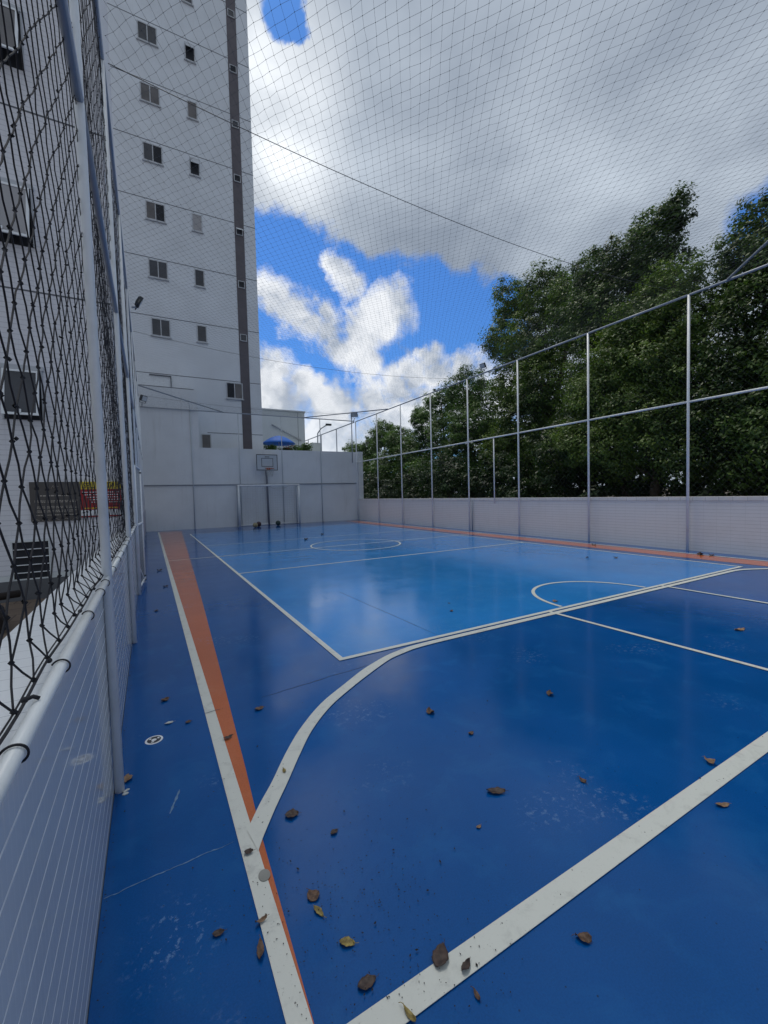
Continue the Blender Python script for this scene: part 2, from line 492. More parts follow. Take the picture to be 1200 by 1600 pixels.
M['pale_debris'] = m_simple('pale_debris', (0.45, 0.48, 0.48), 0.8)
M['grit'] = m_simple('dark_grit', (0.02, 0.018, 0.016), 0.9)
M['grey_disc'] = m_simple('grey_disc', (0.22, 0.225, 0.21), 0.55, 0.1, 20)
M['leaf_dbrown'] = m_dry('dry_leaf_dark', (0.028, 0.016, 0.013), (0.060, 0.034, 0.026))
M['leaf_brown'] = m_dry('dry_leaf_brown', (0.060, 0.030, 0.018), (0.125, 0.066, 0.036))
M['leaf_tan'] = m_dry('dry_leaf_tan', (0.15, 0.085, 0.045), (0.26, 0.16, 0.09))
M['leaf_yellow'] = m_dry('dry_leaf_yellow', (0.13, 0.095, 0.022), (0.34, 0.26, 0.07))
M['ball_red'] = m_simple('ball_maroon', (0.055, 0.02, 0.025), 0.5, 0.3, 12)
M['ball_green'] = m_simple('ball_dark_green', (0.02, 0.05, 0.045), 0.5, 0.3, 12)
M['ball_yel'] = m_simple('ball_worn_yellow', (0.34, 0.30, 0.18), 0.6, 0.35, 12)


# ------------------------------------------------------------------ mesh helpers
def tag(o, label=None, cat=None, group=None, kind=None):
    if label: o['label'] = label
    if cat: o['category'] = cat
    if group: o['group'] = group
    if kind: o['kind'] = kind
    return o


def empty(name, loc, label, cat, group=None):
    o = bpy.data.objects.new(name, None)
    o.location = loc
    o.empty_display_size = 0.2
    COL.objects.link(o)
    tag(o, label, cat, group)
    return o


def wloc(o):
    v = Vector((0, 0, 0))
    while o is not None:
        v = v + o.location
        o = o.parent
    return v


class MB:
    def __init__(self):
        self.v, self.f, self.sm = [], [], []

    def add(self, vs, fs, smooth=False):
        b = len(self.v)
        self.v.extend([tuple(p) for p in vs])
        for f in fs:
            self.f.append(tuple(i + b for i in f))
            self.sm.append(smooth)
        return self

    def box(self, x0, x1, y0, y1, z0, z1):
        vs = [(x0, y0, z0), (x1, y0, z0), (x1, y1, z0), (x0, y1, z0), (x0, y0, z1), (x1, y0, z1), (x1, y1, z1), (x0, y1, z1)]
        return self.add(vs, [(3, 2, 1, 0), (4, 5, 6, 7), (0, 1, 5, 4), (1, 2, 6, 5), (2, 3, 7, 6), (3, 0, 4, 7)])

    def tube(self, pts, r, n=10, cap=True, smooth=True):
        pts = [Vector(p) for p in pts]
        rs = r if isinstance(r, (list, tuple)) else [r] * len(pts)
        vs, fs = [], []
        prev = None
        for i, p in enumerate(pts):
            if i == 0: d = pts[1] - pts[0]
            elif i == len(pts) - 1: d = pts[-1] - pts[-2]
            else: d = (pts[i + 1] - pts[i]).normalized() + (pts[i] - pts[i - 1]).normalized()
            d.normalize()
            if prev is None:
                a = Vector((0, 0, 1)) if abs(d.z) < 0.9 else Vector((1, 0, 0))
                u = d.cross(a).normalized()
            else:
                u = (prev - d * prev.dot(d)).normalized()
            prev = u
            w = d.cross(u)
            for k in range(n):
                an = 2 * math.pi * k / n
                vs.append(p + (u * math.cos(an) + w * math.sin(an)) * rs[i])
        for i in range(len(pts) - 1):
            for k in range(n):
                k2 = (k + 1) % n
                fs.append((i * n + k, i * n + k2, (i + 1) * n + k2, (i + 1) * n + k))
        self.add(vs, fs, smooth)
        if cap:
            b = len(self.v) - len(vs)
            self.f.append(tuple(b + k for k in reversed(range(n)))); self.sm.append(False)
            self.f.append(tuple(b + (len(pts) - 1) * n + k for k in range(n))); self.sm.append(False)
        return self

    def sphere(self, c, r, nu=16, nv=10, sc=(1, 1, 1)):
        vs, fs = [], []
        for j in range(nv + 1):
            th = math.pi * j / nv
            for i in range(nu):
                ph = 2 * math.pi * i / nu
                vs.append((c[0] + sc[0] * r * math.sin(th) * math.cos(ph), c[1] + sc[1] * r * math.sin(th) * math.sin(ph), c[2] + sc[2] * r * math.cos(th)))
        for j in range(nv):
            for i in range(nu):
                i2 = (i + 1) % nu
                fs.append((j * nu + i, (j + 1) * nu + i, (j + 1) * nu + i2, j * nu + i2))
        return self.add(vs, fs, True)

    def strip(self, a, b, z):
        """flat ribbon between two polylines a and b (xy), top at z"""
        n = len(a)
        vs = [(p[0], p[1], z) for p in a] + [(p[0], p[1], z) for p in b]
        return self.add(vs, [(i, i + 1, n + i + 1, n + i) for i in range(n - 1)])

    def slab(self, a, b, z, t=0.0015):
        """thin painted film between two polylines"""
        n = len(a)
        vs = [(p[0], p[1], z) for p in a] + [(p[0], p[1], z) for p in b] + [(p[0], p[1], z - t) for p in a] + [(p[0], p[1], z - t) for p in b]
        fs = []
        for i in range(n - 1):
            fs.append((n + i, n + i + 1, i + 1, i))
            fs.append((i, i + 1, 2 * n + i + 1, 2 * n + i))
            fs.append((3 * n + i, 3 * n + i + 1, n + i + 1, n + i))
        return self.add(vs, fs)

    def build(self, name, m, parent=None):
        me = bpy.data.meshes.new(name)
        off = wloc(parent) if parent is not None else Vector((0, 0, 0))
        vs = [(x - off.x, y - off.y, z - off.z) for x, y, z in self.v]
        me.from_pydata(vs, [], self.f)
        me.polygons.foreach_set('use_smooth', self.sm)
        me.materials.append(m)
        me.update()
        o = bpy.data.objects.new(name, me)
        COL.objects.link(o)
        if parent is not None:
            o.parent = parent
        return o


def bevel(o, w=0.01, seg=2):
    md = o.modifiers.new('bevel', 'BEVEL')
    md.width = w
    md.segments = seg
    md.limit_method = 'ANGLE'
    return o


def np_mesh(name, V, F, m, parent=None, smooth=False):
    """V (n,3) F (m,k) numpy arrays -> object"""
    me = bpy.data.meshes.new(name)
    if parent is not None:
        V = V - np.array(wloc(parent))
    k = F.shape[1]
    me.vertices.add(len(V))
    me.vertices.foreach_set('co', V.astype(np.float32).ravel())
    me.loops.add(F.size)
    me.loops.foreach_set('vertex_index', F.astype(np.int32).ravel())
    me.polygons.add(len(F))
    me.polygons.foreach_set('loop_start', (np.arange(len(F)) * k).astype(np.int32))
    me.polygons.foreach_set('use_smooth', np.full(len(F), smooth))
    me.materials.append(m)
    me.update(calc_edges=True)
    me.validate()
    o = bpy.data.objects.new(name, me)
    COL.objects.link(o)
    if parent is not None:
        o.parent = parent
    return o


def segs_to_prisms(A, B, r, n=3):
    """arrays of segment ends -> prism tubes (verts, quads)"""
    d = B - A
    L = np.linalg.norm(d, axis=1, keepdims=True)
    d = d / np.maximum(L, 1e-9)
    ref = np.where(np.abs(d[:, 2:3]) < 0.9, np.array([[0, 0, 1.0]]), np.array([[1.0, 0, 0]]))
    u = np.cross(d, ref)
    u /= np.linalg.norm(u, axis=1, keepdims=True)
    w = np.cross(d, u)
    r = np.broadcast_to(np.asarray(r, float).reshape(-1, 1), (len(A), 1))
    Vs = []
    for P in (A, B):
        for k in range(n):
            an = 2 * math.pi * k / n
            Vs.append(P + (u * math.cos(an) + w * math.sin(an)) * r)
    V = np.stack(Vs, axis=1)                       # (m, 2n, 3)
    base = (np.arange(len(A)) * 2 * n)[:, None]
    F = np.concatenate([base + np.array([[k, (k + 1) % n, n + (k + 1) % n, n + k]]) for k in range(n)], axis=0)
    return V.reshape(-1, 3), F


def knots_mesh(C, r):
    """octahedral knots as degenerate-free quads (two pyramids as 4+4 tris merged into quads)"""
    o = np.array([[1, 0, 0], [0, 1, 0], [-1, 0, 0], [0, -1, 0], [0, 0, 1.15], [0, 0, -1.15]]) * r
    V = (C[:, None, :] + o[None]).reshape(-1, 3)
    q = np.array([[4, 0, 5, 1], [4, 2, 5, 3], [0, 4, 3, 5], [2, 4, 1, 5]])
    F = (np.arange(len(C)) * 6)[:, None, None] + q[None]
    return V, F.reshape(-1, 4)


def merge(*VF):
    Vs, Fs, b = [], [], 0
    for V, F in VF:
        Vs.append(V)
        Fs.append(F + b)
        b += len(V)
    return np.concatenate(Vs), np.concatenate(Fs)


# ------------------------------------------------------------------ setting: ground and court
g = MB()
g.add([(-400, -300, -0.16), (600, -300, -0.16), (600, 900, -0.16), (-400, 900, -0.16)], [(0, 1, 2, 3)])
tag(g.build('ground', M['ground']), kind='structure')
pv = MB().add([(-14, -6, -0.07), (-0.37, -6, -0.07), (-0.37, 8.2, -0.07), (-14, 8.2, -0.07)], [(0, 1, 2, 3)])
tag(pv.build('path', M['paving']), kind='structure')

court = MB().box(-0.205, 10.27, -2.5, 21.43, -0.15, 0.0).build('court_floor', M['blue'])
tag(court, kind='structure')
MB().slab([(1.37, 3.25), (1.37, 18.40)], [(8.80, 3.25), (8.80, 18.40)], 0.0020, 0.0018).build('light_blue_zone', M['lblue'], court)
# orange bands (painted slightly askew)
MB().slab([(0.318, -2.0), (0.318, 1.03), (0.345, 20.9)], [(0.322, -2.0), (0.3225, 1.03), (0.348, 1.75)][:2] + [(1.20, 20.9)], 0.0026).build('orange_band', M['orange'], court) if False else None
la = [(0.31, y) for y in (0.6, 1.03, 1.75, 2.2, 3.57, 6.0, 9.0, 13.0, 17.0, 20.6)]
lb = [(0.316, 0.6), (0.322, 1.03), (0.347, 1.75), (0.375, 2.2), (0.445, 3.57), (0.565, 6.0), (0.70, 9.0), (0.87, 13.0), (1.04, 17.0), (1.19, 20.6)]
MB().slab(lb, la, 0.0026).build('orange_band', M['orange'], court)
MB().slab([(9.72, 0.6), (9.72, 20.9)], [(9.16, 0.6), (9.16, 20.9)], 0.0026).build('orange_band', M['orange'], court)

LZ = [0.0040]


def line(a, b):
    LZ[0] += 0.00025
    MB().slab(a, b, LZ[0]).build('white_line', M['line'], court)


def seg(p, q, w):
    p, q = Vector(p), Vector(q)
    d = (q - p).normalized()
    n = Vector((-d.y, d.x)) * (w / 2)
    line([p + n, q + n], [p - n, q - n])


seg((0.287, -2.0), (0.297, 20.6), 0.062)                 # left side line
seg((9.79, 0.0), (9.79, 20.9), 0.05)                     # right side line
seg((0.258, 0.945), (9.80, 0.945), 0.078)                # goal line
seg((0.32, 10.74), (9.80, 10.74), 0.045)                 # half-way line
# light blue zone border
seg((1.372, 3.25), (1.372, 18.42), 0.05)
seg((1.35, 3.275), (8.82, 3.275), 0.05)
seg((8.80, 3.25), (8.80, 18.42), 0.045)
seg((1.37, 18.40), (8.80, 18.40), 0.045)
seg((1.38, 8.05), (8.80, 8.05), 0.045)
seg((1.38, 13.40), (8.80, 13.40), 0.045)
# penalty area: two quarter arcs and a straight run
ctr, rad = 1.95, 1.0


def ring(cx, cy, rx, ry, w, a0, a1, n=40):
    o, i = [], []
    for k in range(n + 1):
        a = math.radians(a0 + (a1 - a0) * k / n)
        o.append((cx + (rx + w / 2) * math.cos(a), cy + (ry + w / 2) * math.sin(a)))
        i.append((cx + (rx - w / 2) * math.cos(a), cy + (ry - w / 2) * math.sin(a)))
    return o, i


lt = [(0.300, 1.780), (0.318, 1.816), (0.385, 1.92), (0.464, 2.03), (0.59, 2.225), (0.736, 2.42), (0.95, 2.64), (1.209, 2.827), (1.45, 2.99), (1.72, 3.125), (1.88, 3.175), (2.03, 3.205), (2.3, 3.215), (2.8, 3.215), (8.2, 3.215), (8.50, 3.18), (8.75, 3.07), (8.95, 2.94), (9.3, 2.62), (9.6, 2.2), (9.765, 1.7)]
rt = [(0.316, 1.655), (0.347, 1.712), (0.435, 1.85), (0.528, 1.985), (0.65, 2.17), (0.79, 2.365), (0.99, 2.57), (1.23, 2.745), (1.47, 2.90), (1.72, 3.045), (1.88, 3.098), (2.04, 3.135), (2.3, 3.150), (2.8, 3.150), (8.2, 3.150), (8.46, 3.12), (8.71, 3.01), (8.91, 2.88), (9.25, 2.57), (9.54, 2.17), (9.70, 1.7)]


def smooth(pts, n=6):
    P_ = [Vector(p) for p in pts]
    out = []
    for k in range(len(P_) - 1):
        a, b, c, d = P_[max(k - 1, 0)], P_[k], P_[k + 1], P_[min(k + 2, len(P_) - 1)]
        m1 = (c - a) * 0.5 * min(1, 2 * (c - b).length / max((c - a).length, 1e-6))
        m2 = (d - b) * 0.5 * min(1, 2 * (c - b).length / max((d - b).length, 1e-6))
        for i in range(n):
            u = i / n
            out.append(b * (2*u**3 - 3*u*u + 1) + m1 * (u**3 - 2*u*u + u) + c * (3*u*u - 2*u**3) + m2 * (u**3 - u*u))
    out.append(P_[-1])
    return out


line(smooth(lt), smooth(rt))
# key lines and free throw arc
seg((3.955, 3.26), (4.02, 0.98), 0.045)
seg((6.285, 3.29), (6.30, 0.98), 0.045)
o_, i_ = ring(5.12, 3.28, 0.88, 0.96, 0.045, 2, 178)
line(o_, i_)
o_, i_ = ring(5.05, 10.74, 1.25, 1.28, 0.045, 0, 360, 64)
line(o_, i_)
# hairline cracks and joints
M['joint'] = m_simple('floor_joint', (0.006, 0.030, 0.085), 0.5)
M['pale_crack'] = m_simple('floor_pale_crack', (0.10, 0.20, 0.34), 0.6, 0.3, 40)


def crack(p, q, w, m, z, amp, n=40, seed=1):
    rr = random.Random(seed)
    p, q = Vector(p), Vector(q)
    d = (q - p).normalized(); nn = Vector((-d.y, d.x))
    a_, b_ = [], []
    off = 0.0
    for k in range(n + 1):
        s_ = k / n
        off = off * 0.8 + rr.uniform(-1, 1) * amp
        ww = w * (0.35 + rr.random()) * min(1, 6 * (1 - s_) + 0.1) * 0.5
        c_ = p.lerp(q, s_) + nn * off
        a_.append(c_ + nn * ww); b_.append(c_ - nn * ww)
    MB().slab(a_, b_, z, 0.0008).build('floor_crack', m, court)


crack((2.35, 5.6), (2.42, 3.32), 0.006, M['joint'], 0.0030, 0.002, seed=1)
crack((1.50, 3.045), (0.62, 2.96), 0.006, M['joint'], 0.0012, 0.004, seed=2)
crack((-0.2, 1.743), (0.24, 1.757), 0.0035, M['pale_crack'], 0.0012, 0.003, seed=3)
crack((0.02, 2.07), (0.07, 2.22), 0.010, M['pale_crack'], 0.0012, 0.001, 12, seed=4)
crack((0.35, 2.93), (0.255, 2.92), 0.003, M['joint'], 0.0070, 0.001, 12, seed=6)

# ------------------------------------------------------------------ left low wall
lw = empty('low_wall', (-0.285, 10, 0), 'low tiled wall with white coping under the black net on the left', 'wall')
MB().box(-0.365, -0.207, -2.5, 7.28, -0.15, 1.005).build('tiled_wall', M['wall_in'], lw)
MB().box(-0.365, -0.207, 8.26, 21.43, -0.15, 1.005).build('tiled_wall', M['wall_in'], lw)
bevel(MB().box(-0.372, -0.203, -2.5, 7.28, 1.008, 1.026).build('coping', M['coping'], lw), 0.004)
bevel(MB().box(-0.372, -0.203, 8.26, 21.43, 1.008, 1.026).build('coping', M['coping'], lw), 0.004)

# left fence
LX = -0.184
LP = [-0.06, 2.36, 4.78, 7.20, 9.60, 12.0, 14.4, 16.8, 19.2, 21.30]
lf = empty('tube_fence', (LX, 10, 0), 'tall white tube fence holding the knotted black net on the left wall', 'fence')
for y in LP:
    MB().tube([(LX, y, 0.0), (LX - .012, y, 2.7), (LX - .024, y, 5.50)], 0.0205, 16).build('post', M['post'], lf)
for i in range(len(LP) - 1):
    a, b = LP[i] + 0.012, LP[i + 1] - 0.012
    MB().tube([(LX - .014, a, 3.20), (LX - .014, b, 3.20)], 0.0205, 12).build('middle_rail', M['rail'], lf)
    MB().tube([(LX - .024, a, 5.50), (LX - .024, b, 5.50)], 0.0225, 12).build('top_rail', M['rail'], lf)
    if i != 3:
        MB().tube([(LX - 0.001, a, 1.040), (LX - 0.001, b, 1.040)], 0.0128, 16).build('bottom_rail', M['rail_white'], lf)

# ------------------------------------------------------------------ nets
def wall_net(name, X, y0, y1, z0, z1, py, pz, r, m, jit, knot_r, label, cat, n=4, sub=2, tied=True):
    """diamond net hanging in the plane x = X"""
    hy, hz = py / 2, pz / 2
    nr = int(round((z1 - z0) / hz))
    nc = int((y1 - y0) / py)
    K = np.zeros((nr + 1, nc + 1, 3))
    for j in range(nr + 1):
        o = hy if j % 2 else 0
        yy = y0 + o + np.arange(nc + 1) * py
        K[j, :, 1] = yy + rng.normal(0, jit, nc + 1)
        K[j, :, 2] = z0 + j * hz + rng.normal(0, jit, nc + 1) + 0.010 * np.sin(yy * 2.3 + 0.6 + j * .04)
        K[j, :, 0] = X + rng.normal(0, jit * 0.8, nc + 1) + 0.012 * np.sin(yy * 1.9 + j * 0.11)
    if tied:
        K[0, :, 2] = z0 + 0.004
        K[0, :, 0] = X + 0.015
        K[-1, :, 2] = z1
        # lowest meshes hang slack on the rope
        K[1, :, 2] -= 0.012
        K[1, :, 0] -= 0.012
    A, B = [], []
    for j in range(nr):
        if j % 2 == 0:
            A.append(K[j, :]); B.append(K[j + 1, :])
            A.append(K[j, 1:]); B.append(K[j + 1, :-1])
        else:
            A.append(K[j, :]); B.append(K[j + 1, :])
            A.append(K[j, :-1]); B.append(K[j + 1, 1:])
    A = np.concatenate(A); B = np.concatenate(B)
    keep = (A[:, 1] < y1) & (B[:, 1] < y1)
    A, B = A[keep], B[keep]
    if sub > 1:                                    # slack bend in the cords
        mid = (A + B) / 2
        bend = rng.normal(0, jit * 0.7, (len(A), 3))
        bend[:, 1] += np.sign(B[:, 1] - A[:, 1]) * 0.0015
        mid = mid + bend
        A, B = np.concatenate([A, mid]), np.concatenate([mid, B])
    parts = [segs_to_prisms(A, B, r, n)]
    if knot_r:
        C = K.reshape(-1, 3)
        C = C[(C[:, 1] < min(y1, 9.5)) & (C[:, 2] < 5.6)]
        parts.append(knots_mesh(C, knot_r))
        C2 = C + rng.normal(0, knot_r * 0.45, C.shape)
        parts.append(knots_mesh(C2, knot_r * 0.8))
    V, F = merge(*parts)
    o = np_mesh(name, V, F, m, None, True)
    tag(o, label, cat)
    return o


ln = wall_net('safety_net', -0.221, -0.30, 21.2, 1.060, 5.47, 0.131, 0.1515, 0.0019, M['cord'], 0.0021, 0.0052,
              'coarse black knotted net stretched over the left wall in front of the buildings', 'net', n=5)
# edge rope along the bottom of the left net, tied round the rail
rope = MB()
pts = []
y = -0.3
while y < 7.2:
    pts.append((-0.205 + 0.0025 * math.sin(y * 9), y, 1.058 + 0.003 * math.sin(y * 13)))
    y += 0.07
rope.tube(pts, 0.0030, 6)
rope.build('edge_rope', M['cord'], ln)
rope = MB()
pts2 = [(p[0] - 0.012, p[1], p[2] - 0.004 + 0.005 * math.sin(p[1] * 5)) for p in pts]
rope.tube(pts2, 0.0018, 5)
rope.build('edge_rope', M['cord'], ln)
rope = MB()
rope.tube([(-0.205, yy, 1.06) for yy in np.arange(8.3, 21.2, 0.4)], 0.004, 5)
rope.build('edge_rope', M['cord'], ln)
ties = [0.40, 0.768, 0.93, 1.136, 1.60, 1.98, 2.2, 2.62, 3.05, 3.4, 3.9, 4.3, 4.66, 5.2, 5.7, 6.2, 6.7]
for q_, yy in enumerate(ties):
    lp_ = MB()
    if q_ != 2:
        cp = []
        for k in range(15):
            a = math.radians(150 - 215 * k / 14)
            cp.append((LX - 0.001 + 0.0165 * math.cos(a), yy + 0.012 * k / 14, 1.040 + 0.0165 * math.sin(a)))
        lp_.tube(cp, 0.0019, 6)
    else:
        lp_.tube([(-0.203, yy, 1.06), (-0.192, yy + .004, 1.062), (-0.184, yy + .006, 1.056)], 0.0036, 6)
    lp_.sphere((-0.203, yy, 1.060), 0.0058, 8, 6)
    lp_.build('rope_tie', M['cord'], ln)


def roof_z(X, Y):
    e = np.clip((21.35 - Y) / 3.0, 0, 1)
    return 5.50 - 0.27 * np.maximum(0, 1 - ((X - 5.0) / 5.17) ** 2) * e


def roof_net():
    px_, py_ = 0.110, 0.166
    x0, x1, y0, y1 = -0.16, 10.15, 0.2, 21.35
    hx, hy = px_ / 2, py_ / 2
    nr = int((y1 - y0) / hy)
    nc = int((x1 - x0) / px_)
    K = np.zeros((nr + 1, nc + 1, 3))
    for j in range(nr + 1):
        xs = x0 + (hx if j % 2 else 0) + np.arange(nc + 1) * px_
        K[j, :, 0] = xs + rng.normal(0, 0.004, nc + 1)
        # the mesh lines drift a little, as on a net pulled unevenly
        K[j, :, 1] = y0 + j * hy + rng.normal(0, 0.004, nc + 1) + 0.03 * np.sin(xs * 0.9 + j * 0.02) + 0.02 * np.sin(xs * 2.3)
        K[j, :, 2] = roof_z(K[j, :, 0], K[j, :, 1]) + rng.normal(0, 0.003, nc + 1)
        # scallops between the cross cables
    A, B = [], []
    for j in range(nr):
        if j % 2 == 0:
            A += [K[j, :], K[j, 1:]]; B += [K[j + 1, :], K[j + 1, :-1]]
        else:
            A += [K[j, :], K[j, :-1]]; B += [K[j + 1, :], K[j + 1, 1:]]
    A = np.concatenate(A); B = np.concatenate(B)
    ok = (A[:, 0] < x1) & (B[:, 0] < x1)
    A, B = A[ok], B[ok]
    C = K.reshape(-1, 3)
    C = C[(C[:, 0] < x1) & (C[:, 1] < 11)]
    V, F = merge(segs_to_prisms(A, B, 0.00108, 3), knots_mesh(C, 0.0044))
    o = np_mesh('overhead_net', V, F, M['cord_thin'])
    tag(o, 'fine overhead net stretched like a roof across the whole court', 'net')


roof_net()


def cable(y, dip, r, label, grp=None, yr=None):
    pts = []
    for k in range(33):
        s = k / 32
        x = -0.16 + 10.31 * s
        pts.append((x, y + ((yr or y) - y) * s, 5.50 - dip * (1 - (2 * s - 1) ** 2)))
    o = MB().tube(pts, r, 6)
    tag(o.build('steel_cable', M['cable']), label, 'cable', grp)


cable(4.80, 0.30, 0.0038, 'dark steel cable nearest the camera, crossing the court under the overhead net', None, 4.76)
cable(11.95, 0.30, 0.004, 'middle thin cable crossing the court in front of the tower', None)
cable(19.0, 0.22, 0.004, 'farthest thin cable crossing the court near the back wall', None)

# ------------------------------------------------------------------ gate in the left fence
gt = empty('gate', (-0.16, 7.32, 0), 'white tube gate with wire mesh standing ajar in the left fence', 'gate')
def gp(s, z):      # point along the open leaf
    return (-0.175 + 0.055 * s, 7.30 + 0.80 * s, z)
fr = MB()
fr.tube([gp(0, 0.05), gp(0, 1.92)], 0.018, 10)
fr.tube([gp(1, 0.02), gp(1, 1.92)], 0.020, 10)
fr.tube([gp(0, 1.92), gp(1, 1.92)], 0.018, 10)
fr.tube([gp(0, 1.03), gp(1, 1.03)], 0.018, 10)
fr.tube([gp(0, 0.10), gp(1, 0.10)], 0.018, 10)
fr.tube([gp(0, 0.40), gp(1, 0.06)], 0.012, 8)
fr.build('gate_frame', M['post'], gt)
ms = MB()
for k in range(1, 14):
    ms.tube([gp(k / 14, 0.10), gp(k / 14, 1.92)], 0.0022, 4)
for k in range(1, 30):
    ms.tube([gp(0, 0.10 + 1.82 * k / 30), gp(1, 0.10 + 1.82 * k / 30)], 0.0022, 4)
ms.build('mesh_panel', M['rail'], gt)
for z in (0.07, 0.14, 1.86):
    q = gp(1, z)
    MB().tube([(q[0], q[1], z - 0.012), (q[0], q[1], z + 0.012)], 0.026, 10).build('clamp', M['lamp_body'], gt)

# ------------------------------------------------------------------ right wall and fence
rw = empty('low_wall', (10.35, 10, 0), 'long low grey brick wall along the right side in front of the trees', 'wall')
MB().box(10.27, 10.45, -2.5, 21.43, -0.15, 1.085).build('brick_wall', M['wall_right'], rw)
bevel(MB().box(10.255, 10.465, -2.5, 21.43, 1.088, 1.175).build('coping', M['cop_right'], rw), 0.006)

RX = 10.19
RP = [-0.06, 2.35, 4.74, 7.09, 9.50, 11.87, 14.15, 16.50, 18.80, 21.25]
rf = empty('tube_fence', (RX, 10, 0), 'tall open white tube fence standing against the right wall', 'fence')
for y in RP:
    MB().tube([(RX, y, 0), (RX, y, 2.8), (RX, y, 5.46)], 0.027, 12).build('post', M['post'], rf)
MB().tube([(RX, 10.58, 1.0), (RX, 10.58, 3.18)], 0.020, 10).build('post', M['post'], rf)
MB().tube([(RX + 0.03, 11.75, 0.0), (RX + 0.03, 11.75, 1.08)], 0.022, 10).build('post', M['rail'], rf)
for i in range(len(RP) - 1):
    a, b = RP[i] + 0.02, RP[i + 1] - 0.02
    MB().tube([(RX, a, 3.21), (RX, b, 3.21)], 0.024, 10).build('middle_rail', M['rail_white'], rf)
    MB().tube([(RX, a, 5.46), (RX, b, 5.46)], 0.025, 10).build('top_rail', M['rail'], rf)
MB().tube([(RX - .02, 4.04, 5.47), (6.3, 0.15, 5.47)], 0.024, 10).build('corner_brace', M['rail'], rf)
MB().tube([(RX - .02, 17.58, 5.47), (7.08, 21.25, 5.47)], 0.024, 10).build('corner_brace', M['rail'], rf)
wall_net('safety_net', RX + 0.03, 0.0, 21.2, 1.20, 5.45, 0.131, 0.1515, 0.0009, M['cord_thin'], 0.004, 0, 'very fine dark net hung on the right tube fence before the trees', 'net', n=3, sub=1, tied=False)

# fence continuing beyond the back wall on the terrace
tf = empty('tube_fence', (RX, 26, 3.8), 'distant top of a white tube fence running on behind the back wall', 'fence')
MB().tube([(RX, 21.45, 5.46), (RX, 33, 5.46)], 0.032, 8).build('top_rail', M['rail'], tf)
for y in (24.0, 26.6, 29.2, 31.8):
    MB().tube([(RX, y, 0.0), (RX, y, 5.44)], 0.034, 8).build('post', M['rail'], tf)

# ------------------------------------------------------------------ back wall with its frame
bw = empty('back_wall', (5, 21.6, 0), 'high grey plastered wall closing the far end behind the goal', 'wall')
MB().box(2.16, 10.52, 21.44, 21.74, -0.15, 3.80).build('wall_panel', M['backwall'], bw)
MB().box(-0.60, 2.16, 21.43, 22.60, -0.15, 6.45).build('wall_panel', M['backwall'], bw)
jt = MB()
jt.box(-0.2, 2.158, 21.424, 21.4295, 2.03, 2.055)
jt.box(2.162, 10.24, 21.434, 21.4395, 2.03, 2.055)
jt.build('panel_joint', M['groove'], bw)
MB().box(10.26, 10.52, 21.15, 21.438, -0.15, 3.80).build('wall_return', M['backwall'], bw)

bf = empty('tube_fence', (5, 21.36, 0), 'grey tube frame fixed to the back wall behind the goal', 'fence')
BY = 21.385
for x in (1.82, 3.94, 6.04, 8.14):
    MB().tube([(x, BY, 0.0), (x, BY, 2.8), (x, BY, 5.50)], 0.020, 10).build('post', M['frame_tube'], bf)
MB().tube([(-0.17, BY - .02, 5.50), (5, BY - .02, 5.50), (10.16, BY - .02, 5.50)], 0.024, 10).build('top_rail', M['rail'], bf)
MB().tube([(-0.17, BY + 0.005, 2.06), (10.2, BY + 0.005, 2.06)], 0.022, 10).build('middle_rail', M['rail'], bf)
MB().tube([(-0.15, 17.43, 5.50), (3.27, BY - .03, 5.50)], 0.024, 10).build('corner_brace', M['rail'], bf)
MB().tube([(1.82, BY, 5.5), (1.78, BY, 5.95)], 0.008, 6).build('rod', M['rail'], bf)

# ------------------------------------------------------------------ windows
def win(parent, x0, x1, z0, z1, Y, panes=2, mats=None, fm='frame', t=0.045):
    """sliding window in a facade that faces -Y"""
    f = MB()
    f.box(x0, x1, Y - 0.03, Y + 0.005, z1 - t, z1)
    f.box(x0, x1, Y - 0.045, Y + 0.005, z0, z0 + t)
    f.box(x0, x0 + t, Y - 0.03, Y + 0.005, z0 + t, z1 - t)
    f.box(x1 - t, x1, Y - 0.03, Y + 0.005, z0 + t, z1 - t)
    for k in range(1, panes):
        xm = x0 + (x1 - x0) * k / panes
        f.box(xm - t * .45, xm + t * .45, Y - 0.026, Y + 0.005, z0 + t, z1 - t)
    if z1 - z0 > .6:
        f.box(x0 - .04, x1 + .04, Y - .08, Y + .002, z0 - .045, z0 - .002)
    fo = f.build('window', M[fm], parent)
    w = (x1 - x0 - 2 * t) / panes
    for k in range(panes):
        a = x0 + t + w * k + (t * .45 if k else 0)
        b = x0 + t + w * (k + 1) - (t * .45 if k < panes - 1 else 0)
        mm = M[(mats or ['glass'] * panes)[k]]
        MB().box(a, b, Y - 0.012 - 0.004 * k, Y + 0.004, z0 + t, z1 - t).build('pane', mm, fo)
    return fo


